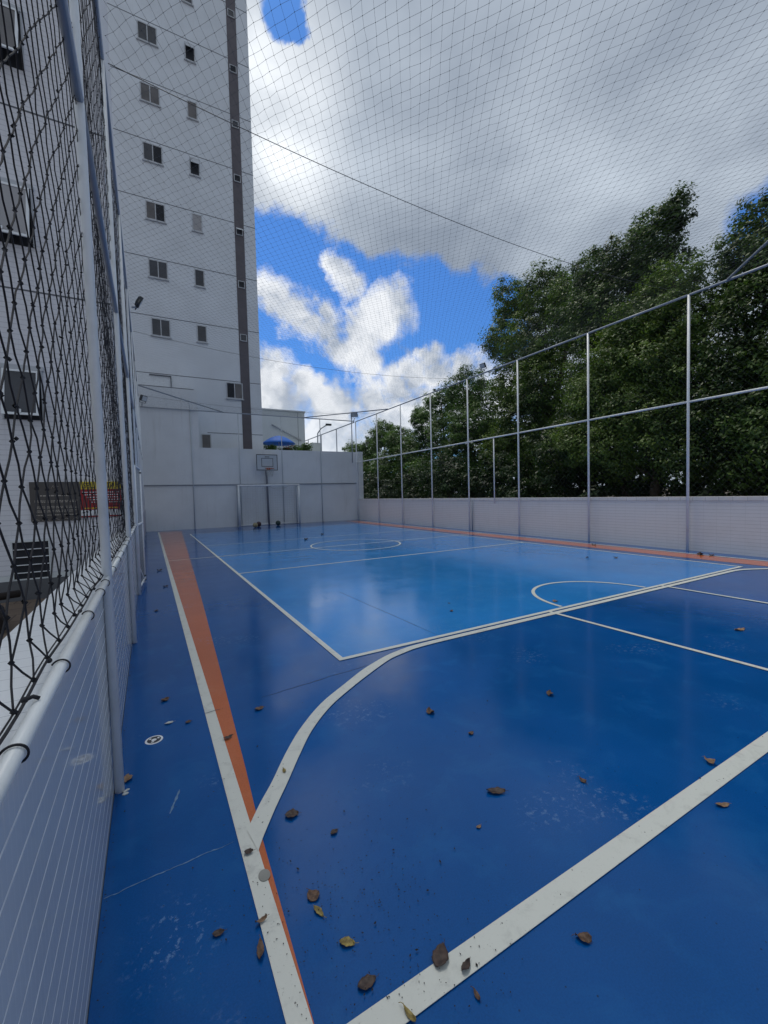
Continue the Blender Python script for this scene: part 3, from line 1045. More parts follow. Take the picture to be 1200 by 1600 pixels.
TY = 22.8
tw = empty('apartment_tower', (2, TY + 4, 0), 'tall white apartment tower with a brown vertical strip and small windows', 'building')
MB().box(-9.0, 5.44, TY, TY + 12, -0.15, 34.0).build('wall', M['tower'], tw)
gv = MB()
for k in range(-1, 10):
    z = 7.38 + 2.68 * (k)
    gv.box(-9.0 if k >= 0 else 2.7, 4.40, TY - 0.006, TY + 0.001, z, z + 0.028)
    gv.box(4.87, 5.43, TY - 0.006, TY + 0.001, z, z + 0.028)
gv.build('floor_joint', M['groove'], tw)
MB().box(4.405, 4.865, TY - 0.018, TY + 0.001, 0.5, 34.0).build('brown_strip', M['strip'], tw)
tops = [9.98, 12.68, 15.33, 17.98, 20.64, 23.33, 26.0, 28.7]
dbl = [('glass', 'glass'), ('glass', 'glass'), ('glass_lit', 'dark'), ('glass', 'dark'), ('glass_lit', 'glass_lit'), ('glass', 'glass'), ('glass', 'glass'), ('glass', 'glass')]
sgl = ['glass', 'glass', 'curtain', 'dark', 'glass_lit', 'dark', 'glass', 'glass']
for k, z in enumerate(tops):
    win(tw, 0.44, 1.25, z - 0.83, z, TY, 2, dbl[k])
    fo = win(tw, 2.41, 2.87, z - 0.83, z, TY, 1, [sgl[k]])
    if k in (3, 5):      # tilting upper sash pushed open
        MB().add([(2.45, TY - 0.03, z - 0.05), (2.83, TY - 0.03, z - 0.05), (2.83, TY - 0.24, z - 0.36), (2.45, TY - 0.24, z - 0.36),
                  (2.45, TY - 0.05, z - 0.07), (2.83, TY - 0.05, z - 0.07), (2.83, TY - 0.26, z - 0.38), (2.45, TY - 0.26, z - 0.38)],
                 [(0, 1, 2, 3), (7, 6, 5, 4), (0, 4, 5, 1), (1, 5, 6, 2), (2, 6, 7, 3), (3, 7, 4, 0)]).build('tilted_sash', M['frame'], fo)
    zz = z - 0.12
    v_ = win(tw, 4.47, 4.80, zz - 0.36, zz, TY - 0.018, 1, ['dark' if k % 2 else 'glass'], t=0.03)
    if k == 2:
        MB().add([(4.47, TY - 0.05, zz - 0.02), (4.80, TY - 0.05, zz - 0.02), (4.80, TY - 0.25, zz - 0.16), (4.47, TY - 0.25, zz - 0.16),
                  (4.47, TY - 0.05, zz - 0.05), (4.80, TY - 0.05, zz - 0.05), (4.80, TY - 0.25, zz - 0.19), (4.47, TY - 0.25, zz - 0.19)],
                 [(0, 1, 2, 3), (7, 6, 5, 4), (0, 4, 5, 1), (1, 5, 6, 2), (2, 6, 7, 3), (3, 7, 4, 0)]).build('tilted_sash', M['frame_white'], v_)
win(tw, 3.68, 4.49, 6.50, 7.32, TY - 0.02, 2, ['dark', 'glass_lit'])
win(tw, 2.40, 2.86, 3.90, 4.64, TY, 1, ['glass_lit'])
rc = MB()
rc.box(0.26, 1.18, TY - 0.06, TY + 0.001, 7.29, 7.33); rc.box(1.15, 1.18, TY - 0.06, TY + 0.001, 6.82, 7.289)
rc.box(-0.2, 2.15, TY - 0.03, TY + 0.001, 6.76, 6.80)
rc.build('ledge', M['groove'], tw)
MB().box(0.92, 1.12, TY - 0.004, TY + 0.001, 15.33 - .78, 15.33 - .50).build('teal_cloth', M['cloth_teal'], tw)

ax = empty('annex_building', (6, 27, 0), 'low pale annex with a slanting pipe, right of the tower', 'building')
MB().box(5.6, 8.87, 26.0, 30.0, -0.15, 6.70).build('wall', M['plaster_dim'], ax)
MB().box(5.6, 8.92, 25.96, 30.05, 6.702, 6.80).build('parapet', M['plaster_dim'], ax)
MB().box(8.42, 8.44, 25.992, 26.001, 3, 6.70).build('wall_joint', M['groove'], ax)
MB().tube([(6.75, 25.93, 5.85), (8.60, 25.93, 4.94)], 0.05, 8).build('slanting_pipe', M['frame'], ax)
b_ = empty('service_block', (9.3, 26.3, 3.6), 'small pale service block on the terrace behind the back wall', 'block')
bevel(MB().box(8.95, 9.30, 26.0, 26.6, 3.0, 4.50).build('body', M['plaster_dim'], b_), .01)
bevel(MB().box(9.32, 9.95, 26.0, 26.8, 3.0, 4.85).build('body', M['plaster_dim'], b_), .01)
terr = MB().box(5.46, 10.12, 21.75, 30, -0.15, 3.55).build('terrace_floor', M['plaster_dim'])
tag(terr, kind='structure')

# umbrella on the terrace
um = empty('parasol', (6.62, 24.0, 3.55), 'blue domed parasol rising behind the back wall', 'parasol')
cv = MB()
vs, fs = [], []
NR, NS = 6, 16
for j in range(NR + 1):
    s = j / NR
    for i in range(NS):
        a = 2 * math.pi * i / NS
        rr = 0.95 * s * (1 - 0.03 * (i % 2) * s)
        vs.append((6.62 + rr * math.cos(a), 24.0 + rr * math.sin(a), 4.88 - 0.46 * s ** 1.7))
for j in range(NR):
    for i in range(NS):
        fs.append((j * NS + i, j * NS + (i + 1) % NS, (j + 1) * NS + (i + 1) % NS, (j + 1) * NS + i))
cv.add(vs, fs, True)
co = cv.build('canopy', M['umbrella'], um)
sdm = co.modifiers.new('thick', 'SOLIDIFY'); sdm.thickness = 0.015
MB().tube([(6.62, 24.0, 3.55), (6.62, 24.0, 4.86)], 0.02, 8).build('pole', M['frame_white'], um)

# street lamp beyond the wall
sp = empty('street_lamp', (10.3, 27.5, 0), 'grey street lamp with a curved arm behind the back wall', 'street lamp')
MB().tube([(9.95, 27.0, 0), (10.1, 27.0, 5.6), (10.35, 27.0, 5.95), (10.75, 27.0, 6.20)], 0.045, 8).build('pole', M['frame'], sp)
bevel(MB().box(10.70, 11.1, 26.93, 27.07, 6.17, 6.30).build('lamp_head', M['lamp_body'], sp), .02)


# ------------------------------------------------------------------ floodlights
def floodlight(loc, face, label, arm, mount, sc=0.62):
    """loc: centre of the housing; face: horizontal direction it looks"""
    root = empty('floodlight', mount, label, 'floodlight')
    L = Vector(loc)
    f = Vector(face).normalized()
    s = f.cross(Vector((0, 0, 1))).normalized()
    u = s.cross(f).normalized()

    def P(a, b, c):
        return L + (s * a + u * b + f * c) * sc

    def bx(a0, a1, b0, b1, c0, c1):
        return [P(a0, b0, c0), P(a1, b0, c0), P(a1, b1, c0), P(a0, b1, c0), P(a0, b0, c1), P(a1, b0, c1), P(a1, b1, c1), P(a0, b1, c1)]
    F = [(3, 2, 1, 0), (4, 5, 6, 7), (0, 1, 5, 4), (1, 2, 6, 5), (2, 3, 7, 6), (3, 0, 4, 7)]
    K_ = 0.62
    h = MB().add(bx(-.17, .17, -.13, .13, -.05, .05), F)
    for k in range(5):
        h.add(bx(-.14 + .07 * k - .006, -.14 + .07 * k + .006, -.11, .11, -.085, -.05), F)
    bevel(h.build('housing', M['lamp_body'], root), .008)
    MB().add(bx(-.145, .145, -.105, .105, .051, .058), F).build('glass', M['lamp_glass'], root)
    br = MB()
    br.tube([P(-.19, 0, 0), P(-.19, -.2, 0), P(.19, -.2, 0), P(.19, 0, 0)], 0.012, 6)
    br.build('bracket', M['lamp_body'], root)
    MB().tube([P(0, -.2, 0)] + [Vector(a) for a in arm], 0.018, 8).build('arm', M['rail'], root)
    return root


floodlight((10.10, 21.2, 5.85), (-0.35, -0.6, -0.45), 'black floodlight on twin tubes at the right end of the back wall', [(10.10, 21.3, 5.5)], (10.1, 21.3, 5.5), 1.05)
tb = MB()
tb.tube([(9.98, 21.33, 3.2), (9.98, 21.33, 5.72)], 0.028, 8)
tb.build('support_tube', M['rail'], rf)
floodlight((-0.02, 21.0, 5.80), (0.7, -0.5, -0.35), 'dark floodlight at the left end of the back wall, below the tower', [(-0.1, 21.3, 5.5)], (-0.1, 21.3, 5.5), 0.95)
floodlight((0.0, 9.62, 5.28), (0.8, 0.1, -0.45), 'dark floodlight jutting from a post of the left fence', [(-0.13, 9.6, 5.15)], (-0.14, 9.6, 5.15))
floodlight((10.10, 10.95, 5.68), (-0.8, -0.1, -0.4), 'small floodlight on the top rail of the right fence, before the tree gap', [(10.17, 10.95, 5.5)], (10.17, 10.95, 5.5))

# ------------------------------------------------------------------ goal
go = empty('football_goal', (5.2, 21.0, 0), 'white futsal goal frame with thin net standing at the back wall', 'goal')
GF, GB = 20.86, 21.30
for x in (3.74, 6.69):
    MB().tube([(x, GF, 0), (x, GF, 2.02)], 0.042, 12).build('goal_post', M['rail_white'], go)
    MB().tube([(x, GB, 0), (x, GB, 2.0)], 0.028, 10).build('rear_post', M['rail'], go)
    MB().tube([(x, GF, 2.0), (x, GB, 2.0)], 0.022, 8).build('side_bar', M['rail_white'], go)
    MB().tube([(x, GF, 0.03), (x, GB, 0.03)], 0.022, 8).build('side_bar', M['rail_white'], go)
MB().tube([(3.70, GF, 1.98), (6.73, GF, 1.98)], 0.042, 12).build('crossbar', M['post'], go)
MB().tube([(3.74, GB, 0.05), (6.69, GB, 0.05)], 0.026, 10).build('ground_bar', M['post'], go)
gn = MB()
for k in range(1, 24):
    x = 3.74 + 2.95 * k / 24
    sag = 0.10 * max(0, math.sin((x - 5.2) / 1.2 * math.pi)) if 5.2 < x < 6.4 else 0.02
    gn.tube([(x, GF, 1.98), (x, GF + .2, 1.97 - sag), (x, GB, 1.9), (x, GB, 0.05)], 0.003, 3, cap=False)
for k in range(1, 16):
    z = 0.05 + 1.9 * k / 16
    gn.tube([(3.74, GF, z), (3.74, GB, z), (6.69, GB, z), (6.69, GF, z)], 0.003, 3, cap=False)
tk = []
for k in range(13):
    s = k / 12
    tk.append((5.2 + 1.0 * s, GF + .1, 1.95 - 0.16 * (1 - (2 * s - 1) ** 2)))
gn.tube(tk, 0.008, 4)
gn.build('goal_netting', M['goal_net'], go)

# ------------------------------------------------------------------ basketball hoop
bh = empty('basketball_hoop', (5.2, 21.3, 0), 'small basketball hoop on a bent grey pole above the goal', 'basketball hoop')
MB().tube([(5.23, 21.30, 0), (5.20, 21.30, 2.30), (5.17, 21.28, 2.65), (5.15, 21.14, 2.90), (5.15, 20.97, 3.0)], [0.05, 0.05, 0.048, 0.045, 0.042], 10).build('pole', M['pole'], bh)
x0, x1, z0, z1, Y = 4.63, 5.66, 2.72, 3.50, 20.90
bd = MB().box(x0, x1, Y, Y + 0.03, z0, z1).build('backboard', M['board'], bh)
ed = MB()
w = 0.03
for (a, b, c, d) in ((x0, x1, z1 - w, z1), (x0, x1, z0, z0 + w), (x0, x0 + w, z0 + w, z1 - w), (x1 - w, x1, z0 + w, z1 - w)):
    ed.box(a, b, Y - 0.006, Y - 0.0005, c, d)
a0, a1, c0, c1 = 4.87, 5.44, 2.90, 3.32
w = 0.022
for (a, b, c, d) in ((a0, a1, c1 - w, c1), (a0, a1, c0, c0 + w), (a0, a0 + w, c0 + w, c1 - w), (a1 - w, a1, c0 + w, c1 - w)):
    ed.box(a, b, Y - 0.006, Y - 0.0005, c, d)
for k in range(4):
    ed.box(5.05 + .055 * k, 5.09 + .055 * k, Y - 0.006, Y - 0.0005, 3.36, 3.40)
ed.build('board_marking', M['board_line'], bh)
rp = []
for k in range(25):
    a = 2 * math.pi * k / 24
    rp.append((5.19 + .21 * math.cos(a), 20.62 + .21 * math.sin(a), 2.80))
MB().tube(rp, 0.012, 6, cap=False).box(5.10, 5.28, 20.83, 20.895, 2.74, 2.84).build('rim', M['rim'], bh)
nt = MB()
for k in range(12):
    a = 2 * math.pi * k / 12
    for sgn in (1, -1):
        pl = []
        for j in range(5):
            s = j / 4
            r_ = .21 - .09 * s
            aa = a + sgn * s * 0.9
            pl.append((5.19 + r_ * math.cos(aa), 20.62 + r_ * math.sin(aa), 2.79 - .38 * s))
        nt.tube(pl, 0.005, 3, cap=False)
nt.build('hoop_net', M['goal_net'], bh)

# ------------------------------------------------------------------ balls
def ball(c, r, m, label):
    o = MB().sphere((0, 0, 0), r, 24, 16).build('ball', m)
    o.location = c
    tag(o, label, 'ball')
    s = MB()
    for ax_ in range(3):
        pts = []
        for k in range(25):
            a = 2 * math.pi * k / 24
            q = [0, 0, 0]
            q[ax_] = 0.25 * r * math.sin(2 * a)
            q[(ax_ + 1) % 3] = math.cos(a)* r
            q[(ax_ + 2) % 3] = math.sin(a)* r
            v = Vector(q).normalized() * r
            pts.append(tuple(v))
        s.tube(pts, r * 0.02, 4, cap=False)
    so_ = s.build('seam', M['grit'])
    so_.parent = o


ball((4.55, 20.55, 0.12), 0.12, M['ball_red'], 'dark maroon ball, left of the two beside the goal mouth')
ball((4.27, 20.00, 0.115), 0.115, M['ball_yel'], 'worn yellowish ball in front of the maroon ball by the goal')
ball((5.50, 20.60, 0.12), 0.12, M['ball_green'], 'dark green ball standing alone before the goal centre')

# ------------------------------------------------------------------ left building
BYL = 8.2
lbld = empty('apartment_building', (-5, 10, 0), 'white brick-tiled apartment building behind the black net on the left', 'building')
MB().box(-12, -0.40, BYL, BYL + 5, 0.32, 24).build('wall', M['facade'], lbld)
MB().box(-12, -0.395, BYL - 0.012, BYL + 5, -0.15, 0.235).build('plinth', M['granite'], lbld)
MB().box(-12, -0.398, BYL - 0.004, BYL + 5, 0.237, 0.318).build('base_course', M['plaster_dim'], lbld)
gr = MB()
for k in range(9):
    z = 4.58 + 2.64 * (k - 0)
    gr.box(-12, -0.41, BYL - 0.006, BYL + 0.001, z, z + 0.02)
gr.build('floor_joint', M['groove'], lbld)


def awning_window(xa, xb, z0, z1, open_, glass):
    f = MB()
    t = 0.035
    Y = BYL
    f.box(xa - .02, xb + .02, Y - 0.05, Y + 0.002, z1 - 0.06, z1)
    f.box(xa, xa + .02, Y - 0.04, Y + 0.002, z0, z1 - .06)
    f.box(xb - .02, xb, Y - 0.04, Y + 0.002, z0, z1 - .06)
    fo = f.build('window', M['frame'], lbld)
    MB().box(xa + .02, xb - .02, Y - 0.004, Y + 0.001, z0, z1 - .06).build('opening', M['dark'], fo)
    # tilted sash, hinged at the top
    H = z1 - .07 - (z0 + .02)
    sa = math.asin(open_)
    def Q(x, s, d):
        return (x, Y - 0.05 - s * math.sin(sa) - d * math.cos(sa), z1 - .07 - s * math.cos(sa) + d * math.sin(sa) * 0)
    def slab(xa, xb, s0, s1, d0, d1):
        return [Q(xa, s0, d0), Q(xb, s0, d0), Q(xb, s1, d0), Q(xa, s1, d0), Q(xa, s0, d1), Q(xb, s0, d1), Q(xb, s1, d1), Q(xa, s1, d1)]
    F = [(0, 1, 2, 3), (7, 6, 5, 4), (0, 4, 5, 1), (1, 5, 6, 2), (2, 6, 7, 3), (3, 7, 4, 0)]
    s = MB()
    a, b = xa + .03, xb - .03
    s.add(slab(a, b, 0, t, 0, .025), F)
    s.add(slab(a, b, H - t, H, 0, .025), F)
    s.add(slab(a, a + t, t, H - t, 0, .025), F)
    s.add(slab(b - t, b, t, H - t, 0, .025), F)
    s.add(slab((a + b) / 2 - .01, (a + b) / 2 + .01, H - t - .05, H - t, .025, .04), F)
    s.build('sash', M['frame_white'], fo)
    MB().add(slab(a + t, b - t, t, H - t, .008, .016), F).build('pane', M[glass], fo)


xL = -1.83
awning_window(xL, -1.34, 2.66, 3.46, 0.22, 'glass')
awning_window(-2.0, -1.33, 5.24, 6.14, 0.20, 'curtain')
awning_window(-2.0, -1.33, 7.80, 8.66, 0.24, 'glass_lit')
awning_window(-2.0, -1.33, 10.5, 11.3, 0.2, 'glass')
vt = MB()
vt.box(-1.84, -1.37, BYL - 0.03, BYL + .002, 0.815, 0.845)
vt.box(-1.84, -1.815, BYL - 0.03, BYL + .002, 0.26, 0.814)
vt.box(-1.385, -1.37, BYL - 0.03, BYL + .002, 0.26, 0.814)
vo_ = vt.build('vent', M['plaster_dim'], lbld)
MB().box(-1.814, -1.386, BYL - 0.006, BYL + .001, 0.26, 0.814).build('opening', M['dark'], vo_)
sl_ = MB()
for k in range(4):
    z = 0.345 + 0.118 * k
    sl_.add([(-1.812, BYL - .03, z), (-1.388, BYL - .03, z), (-1.388, BYL - .008, z + .003), (-1.812, BYL - .008, z + .003),
             (-1.812, BYL - .03, z + .010), (-1.388, BYL - .03, z + .010), (-1.388, BYL - .008, z + .012), (-1.812, BYL - .008, z + .012)],
            [(3, 2, 1, 0), (4, 5, 6, 7), (0, 1, 5, 4), (1, 2, 6, 5), (2, 3, 7, 6), (3, 0, 4, 7)])
sl_.build('louvre', M['frame_white'], vo_)


# signs
def text(body, x, z, size, m, parent, Y, align='LEFT', sx=1.0):
    cu = bpy.data.curves.new('lettering', 'FONT')
    cu.body = body
    cu.size = size
    cu.align_x = align
    cu.extrude = 0.0012
    cu.space_character = 1.0
    o = bpy.data.objects.new('lettering', cu)
    dg = None
    COL.objects.link(o)
    bpy.context.view_layer.update()
    dg = bpy.context.evaluated_depsgraph_get()
    me = bpy.data.meshes.new_from_object(o.evaluated_get(dg))
    bpy.data.objects.remove(o)
    me.materials.clear()
    me.materials.append(m)
    o = bpy.data.objects.new('lettering', me)
    COL.objects.link(o)
    o.parent = parent
    w = wloc(parent)
    o.location = Vector((x, Y, z)) - w
    o.rotation_euler = (math.radians(90), 0, 0)
    o.scale = (sx, 1, 1)
    return o


SY = BYL - 0.03
s1 = empty('notice_sign', (-1.27, SY, 1.4), 'taupe notice board with pale lines of text, left of the red sign', 'sign')
MB().box(-1.575, -0.958, SY, BYL - 0.001, 1.115, 1.722).build('panel', M['sign_grey'], s1)
def words(m_, par, xa, xb, z, h, n, Y, seed):
    r = random.Random(seed)
    x = xa
    mb = MB()
    while x < xb:
        w = r.uniform(0.5, 1.6) * h * 1.6
        mb.box(x, min(x + w, xb), Y - 0.003, Y - 0.0005, z, z + h * r.uniform(.75, 1))
        x += w + h * .55
    mb.build('printed_line', m_, par)
words(M['sign_text'], s1, -1.45, -1.07, 1.50, 0.020, 8, SY, 1)
for k, z in enumerate((1.425, 1.405, 1.335, 1.315, 1.275, 1.255, 1.205)):
    words(M['sign_text'], s1, -1.52, -0.985 - 0.02 * (k % 3), z, 0.013, 8, SY, 5 + k)
tx = MB()
tx.tube([(-1.31, SY - .002, 1.615), (-1.285, SY - .002, 1.665), (-1.28, SY - .002, 1.625), (-1.25, SY - .002, 1.675), (-1.255, SY - .002, 1.63), (-1.22, SY - .002, 1.65)], 0.006, 4)
for k in range(5):
    xa = -1.57 + .125 * k
    tx.tube([(xa, SY - .002, 1.125), (xa + .05, SY - .002, 1.155), (xa + .10, SY - .002, 1.125)], 0.003, 4)
tx.build('printed_emblem', M['sign_text'], s1)
s2 = empty('notice_sign', (-0.67, SY, 1.4), 'red notice board with yellow heading band beside the taupe board', 'sign')
MB().box(-0.950, -0.40, SY, BYL - 0.001, 1.27, 1.60).build('panel', M['sign_red'], s2)
MB().box(-0.950, -0.40, SY, BYL - 0.001, 1.602, 1.722).build('heading_band', M['sign_yellow'], s2)
MB().box(-0.950, -0.40, SY, BYL - 0.001, 1.178, 1.268).build('footer_band', M['sign_white'], s2)
MB().box(-0.950, -0.40, SY, BYL - 0.001, 1.155, 1.176).build('footer_stripe', M['sign_red'], s2)
text('ISEU', -0.93, 1.618, 0.125, M['sign_dark'], s2, SY - 0.003, 'LEFT', 0.75)
text('TAN', -0.60, 1.618, 0.125, M['sign_dark'], s2, SY - 0.003, 'LEFT', 0.75)
for k, z in enumerate((1.545, 1.505, 1.465, 1.425, 1.385)):
    words(M['sign_white'], s2, -0.925 + 0.03 * k, -0.425, z, 0.016, 8, SY, 40 + k)
words(M['sign_yellow'], s2, -0.90, -0.46, 1.29, 0.016, 8, SY, 60)

# garden bits left of the wall
lg = MB().tube([(-1.95, 7.0, 0.02), (-1.72, 6.55, 0.10), (-1.55, 6.2, 0.03)], [0.15, 0.17, 0.10], 9)
lg.tube([(-1.95, 7.3, 0.16), (-1.62, 7.5, 0.16)], 0.05, 8)
tag(lg.build('log', M['wood_dark']), 'dark rounded log lying on brown paving beyond the left wall', 'log')

# ------------------------------------------------------------------ floor badge, grey disc
bdg = empty('floor_badge', (-0.035, 2.765, 0.0), 'round black and white sticker on the blue floor near the left wall', 'sticker')
bd_ = MB()
o_, i_ = [], []
for k in range(33):
    a = 2 * math.pi * k / 32
    o_.append((-0.035 + .047 * math.cos(a), 2.765 + .047 * math.sin(a)))
    i_.append((-0.035, 2.765))
bd_.slab(i_, o_, 0.0012, 0.001)
bd_.build('white_ring', M['badge_white'], bdg)
b2 = MB()
o_, i_ = [], []
for k in range(33):
    a = 2 * math.pi * k / 32
    o_.append((-0.035 + .036 * math.cos(a), 2.765 + .036 * math.sin(a)))
    i_.append((-0.035 + 0.014 * math.cos(a), 2.765 + 0.014 * math.sin(a)))
b2.slab(i_, o_, 0.0020, 0.001)
b2.build('black_disc', M['black'], bdg)
b3 = MB()
for a in (20, 140, 250):
    a = math.radians(a)
    b3.add([(-0.035 + r_ * math.cos(a + da), 2.765 + r_ * math.sin(a + da), 0.0026) for r_, da in ((.020, -.3), (.031, -.25), (.031, .35), (.019, .3))], [(0, 1, 2, 3)])
b3.build('white_mark', M['badge_white'], bdg)
gd = MB()
o_, i_ = [], []
for k in range(25):
    a = 2 * math.pi * k / 24
    o_.append((0.312 + .021 * math.cos(a), 1.537 + .026 * math.sin(a)))
    i_.append((0.312, 1.537))
gd.slab(i_, o_, 0.0068, 0.0022)
tag(gd.build('floor_plug', M['grey_disc']), 'small round grey plug set in the white side line', 'plug')


# ------------------------------------------------------------------ dry leaves
def dry_leaf(x, y, L, W, rot, curl, m, label, lift=0.004, cross=0.35, twist=0.0, z0=None):
    """curled leaf blade with midrib and stalk, one mesh"""
    nu, nv = 13, 7
    vs, fs = [], []
    r = random.Random(int(abs(x * 1000 + y * 777)))
    ph = r.uniform(0, 6)
    for i in range(nu):
        s = i / (nu - 1)
        half = W / 2 * (math.sin(math.pi * min(1, s * 0.97 + 0.02)) ** 0.72) * (1.12 - 0.35 * s)
        for j in range(nv):
            q = -1 + 2 * j / (nv - 1)
            jag = 1 + 0.07 * math.sin(s * 23 + q * 3 + ph)
            xx = (s - .5) * L
            yy = q * half * jag
            zz = 0.55 * curl * L * (abs(s - .5) * 2) ** 2 * (0.6 + 0.5 * math.sin(ph)) + cross * abs(yy) * (1 + 0.3 * math.sin(s * 7 + ph)) + twist * xx * q * 0.6
            zz += 0.03 * W * math.sin(s * 15 + ph + q * 2)
            yy *= 1 - 0.22 * cross
            vs.append((xx, yy, zz))
    mz = min(v[2] for v in vs)
    vs = [(a, b, c - mz + lift) for a, b, c in vs]
    for i in range(nu - 1):
        for j in range(nv - 1):
            fs.append((i * nv + j, (i + 1) * nv + j, (i + 1) * nv + j + 1, i * nv + j + 1))
    mb = MB().add(vs, fs, True)
    mid = vs[(nu - 1) * nv + nv // 2]
    mb.tube([(mid[0] - .002, mid[1], mid[2]), (mid[0] + .15 * L, mid[1] + .003, max(mid[2] - .002, 0.003)), (mid[0] + .24 * L, mid[1] + .006, 0.003)], 0.0008, 5)
    o = mb.build('dry_leaf', m)
    o.location = (x, y, 0.0055 if z0 is None else z0)
    o.rotation_euler = (0, 0, math.radians(rot))
    md = o.modifiers.new('thick', 'SOLIDIFY')
    md.thickness = 0.0008
    tag(o, label, 'leaf', 'dry leaves scattered on the blue court')
    return o


B_, D_, T_, Y_ = M['leaf_brown'], M['leaf_dbrown'], M['leaf_tan'], M['leaf_yellow']
leaves = [
 (0.705, 0.985, .070, .044, 35, .10, D_, 'large dark curled leaf lying across the near white goal line'),
 (0.484, 1.040, .056, .032, -5, .08, D_, 'blackish oval leaf on blue floor, left of the near goal line'),
 (0.480, 1.168, .050, .026, -40, .05, Y_, 'olive yellow torn leaf on blue floor, the lower yellow one'),
 (0.441, 1.372, .050, .040, 100, .06, B_, 'rounded brown leaf touching the narrow yellow leaf'),
 (0.438, 1.308, .052, .018, -75, .05, Y_, 'narrow bright yellow leaf just below the rounded brown one'),
 (0.487, 1.775, .058, .046, -20, .30, D_, 'dark brown cupped leaf right of where curve meets side line'),
 (0.611, 1.590, .034, .022, 10, .30, D_, 'small folded dark leaf between the cupped leaf and yellow leaves'),
 (0.341, 2.545, .056, .026, 10, .25, D_, 'dark leaf lying across the orange band and white side line'),
 (1.350, 1.420, .086, .040, -35, .22, D_, 'long black curled leaf alone in the middle of dark blue floor'),
 (1.508, 2.165, .062, .050, 60, .35, B_, 'upright curled brown leaf below the bend of the penalty curve'),
 (0.575, 2.795, .060, .040, 0, .22, B_, 'brown leaf between orange band and the start of the curve'),
 (0.037, 3.275, .055, .044, 20, .30, B_, 'brown leaf on the left strip, beyond the round sticker'),
 (-0.155, 2.440, .060, .044, 80, .30, T_, 'tan leaf leaning at the foot of the nearest fence post'),
 (0.282, 1.668, .034, .024, -20, .30, D_, 'tiny black leaf on the white side line at the junction'),
 (0.240, 1.283, .060, .020, 75, .20, B_, 'slim brown leaf at the left edge of the near side line'),
 (0.262, 1.370, .038, .014, 0, .50, T_, 'small curved reddish stalk leaf on the side line edge'),
 (0.134, 1.405, .036, .022, -15, .25, D_, 'small dark leaf on scuffed blue floor left of the side line'),
 (1.120, 0.805, .046, .028, 130, .40, B_, 'folded brown leaf on the blue floor beyond the goal line'),
 (0.752, 0.925, .040, .020, 15, .40, D_, 'crumpled dark shred on the lower edge of the goal line'),
 (0.735, 0.860, .030, .012, 80, .30, B_, 'thin upright brown shred below the goal line'),
 (0.548, 0.914, .050, .014, 100, .30, Y_, 'yellowish pointed leaf on the goal line at the picture bottom'),
 (2.415, 1.020, .050, .040, 70, .35, T_, 'tan leaf on the upper edge of the goal line at right'),
 (2.130, 0.850, .060, .024, -30, .25, T_, 'small tan leaf beyond the goal line at far right'),
 (1.757, 1.262, .040, .024, 80, .35, B_, 'small brown leaf right of the long black leaf'),
 (2.335, 1.922, .060, .042, 30, .35, B_, 'brown leaf below the straight part of the penalty line'),
 (1.568, 1.845, .034, .026, 0, .30, B_, 'tiny brown leaf under the upright curled leaf'),
 (1.142, 1.305, .024, .014, 0, .20, T_, 'tiny ochre leaf below the long black leaf'),
 (0.540, 2.080, .036, .016, 80, .30, Y_, 'small yellow leaf on the white curve'),
 (4.920, 1.835, .110, .050, -20, .20, T_, 'tan leaf inside the key at the right edge'),
 (4.385, 3.520, .080, .060, 30, .25, T_, 'tan leaf by the free throw arc on light blue floor'),
 (0.048, 2.920, .050, .022, 0, .10, M['pale_debris'], 'pale flat flake right of the round sticker'),
 (0.154, 2.868, .034, .026, 0, .30, B_, 'small brown leaf between the pale flake and the side line'),
 (9.75, 4.30, .16, .11, 20, .45, D_, 'black curled leaf on the right orange band, the larger one'),
 (9.78, 4.12, .11, .08, 60, .45, D_, 'small black leaf beside the larger one on the right orange band'),
 (9.60, 6.55, .13, .09, 60, .45, D_, 'black leaf on the right orange band farther toward the goal'),
 (8.10, 5.05, .11, .07, 60, .35, D_, 'dark leaf on light blue floor near its right edge'),
 (7.7, 5.4, .08, .05, 10, .35, D_, 'tiny dark leaf left of the one near the right edge'),
 (0.12, 9.4, .09, .06, 10, .35, D_, 'dark leaf on the left strip near the far gate'),
 (0.17, 7.6, .07, .05, 10, .35, D_, 'small dark leaf on the left strip opposite the open gate'),
 (0.02, 6.0, .06, .04, 50, .25, D_, 'small dark leaf on the left strip before the second post'),
 (4.35, 13.0, .13, .09, 20, .45, D_, 'dark leaf on light blue floor left of the centre circle'),
 (5.4, 14.3, .12, .09, 20, .45, D_, 'dark leaf on light blue floor behind the centre circle'),
 (3.05, 3.9, .05, .035, 20, .30, B_, 'small brown leaf on light blue floor near its front line'),
 (3.25, 4.2, .03, .03, 70, .30, D_, 'tiny dark leaf behind the small brown one on light blue'),
]
for lf_ in leaves:
    x, y, L, W, rot, curl, m_, lab = lf_
    W *= 1.18
    onl = any(q in lab for q in ('lying across', 'on the white', 'of the goal line', 'on the goal line', 'the near side line', 'line edge', 'line at the junction'))
    dry_leaf(x, y, L, W, rot, curl, m_, lab, cross=0.26 if curl > .2 else .14, twist=0.5 if curl > .3 else 0.2, lift=0.0008, z0=0.0085 if onl else 0.0028)

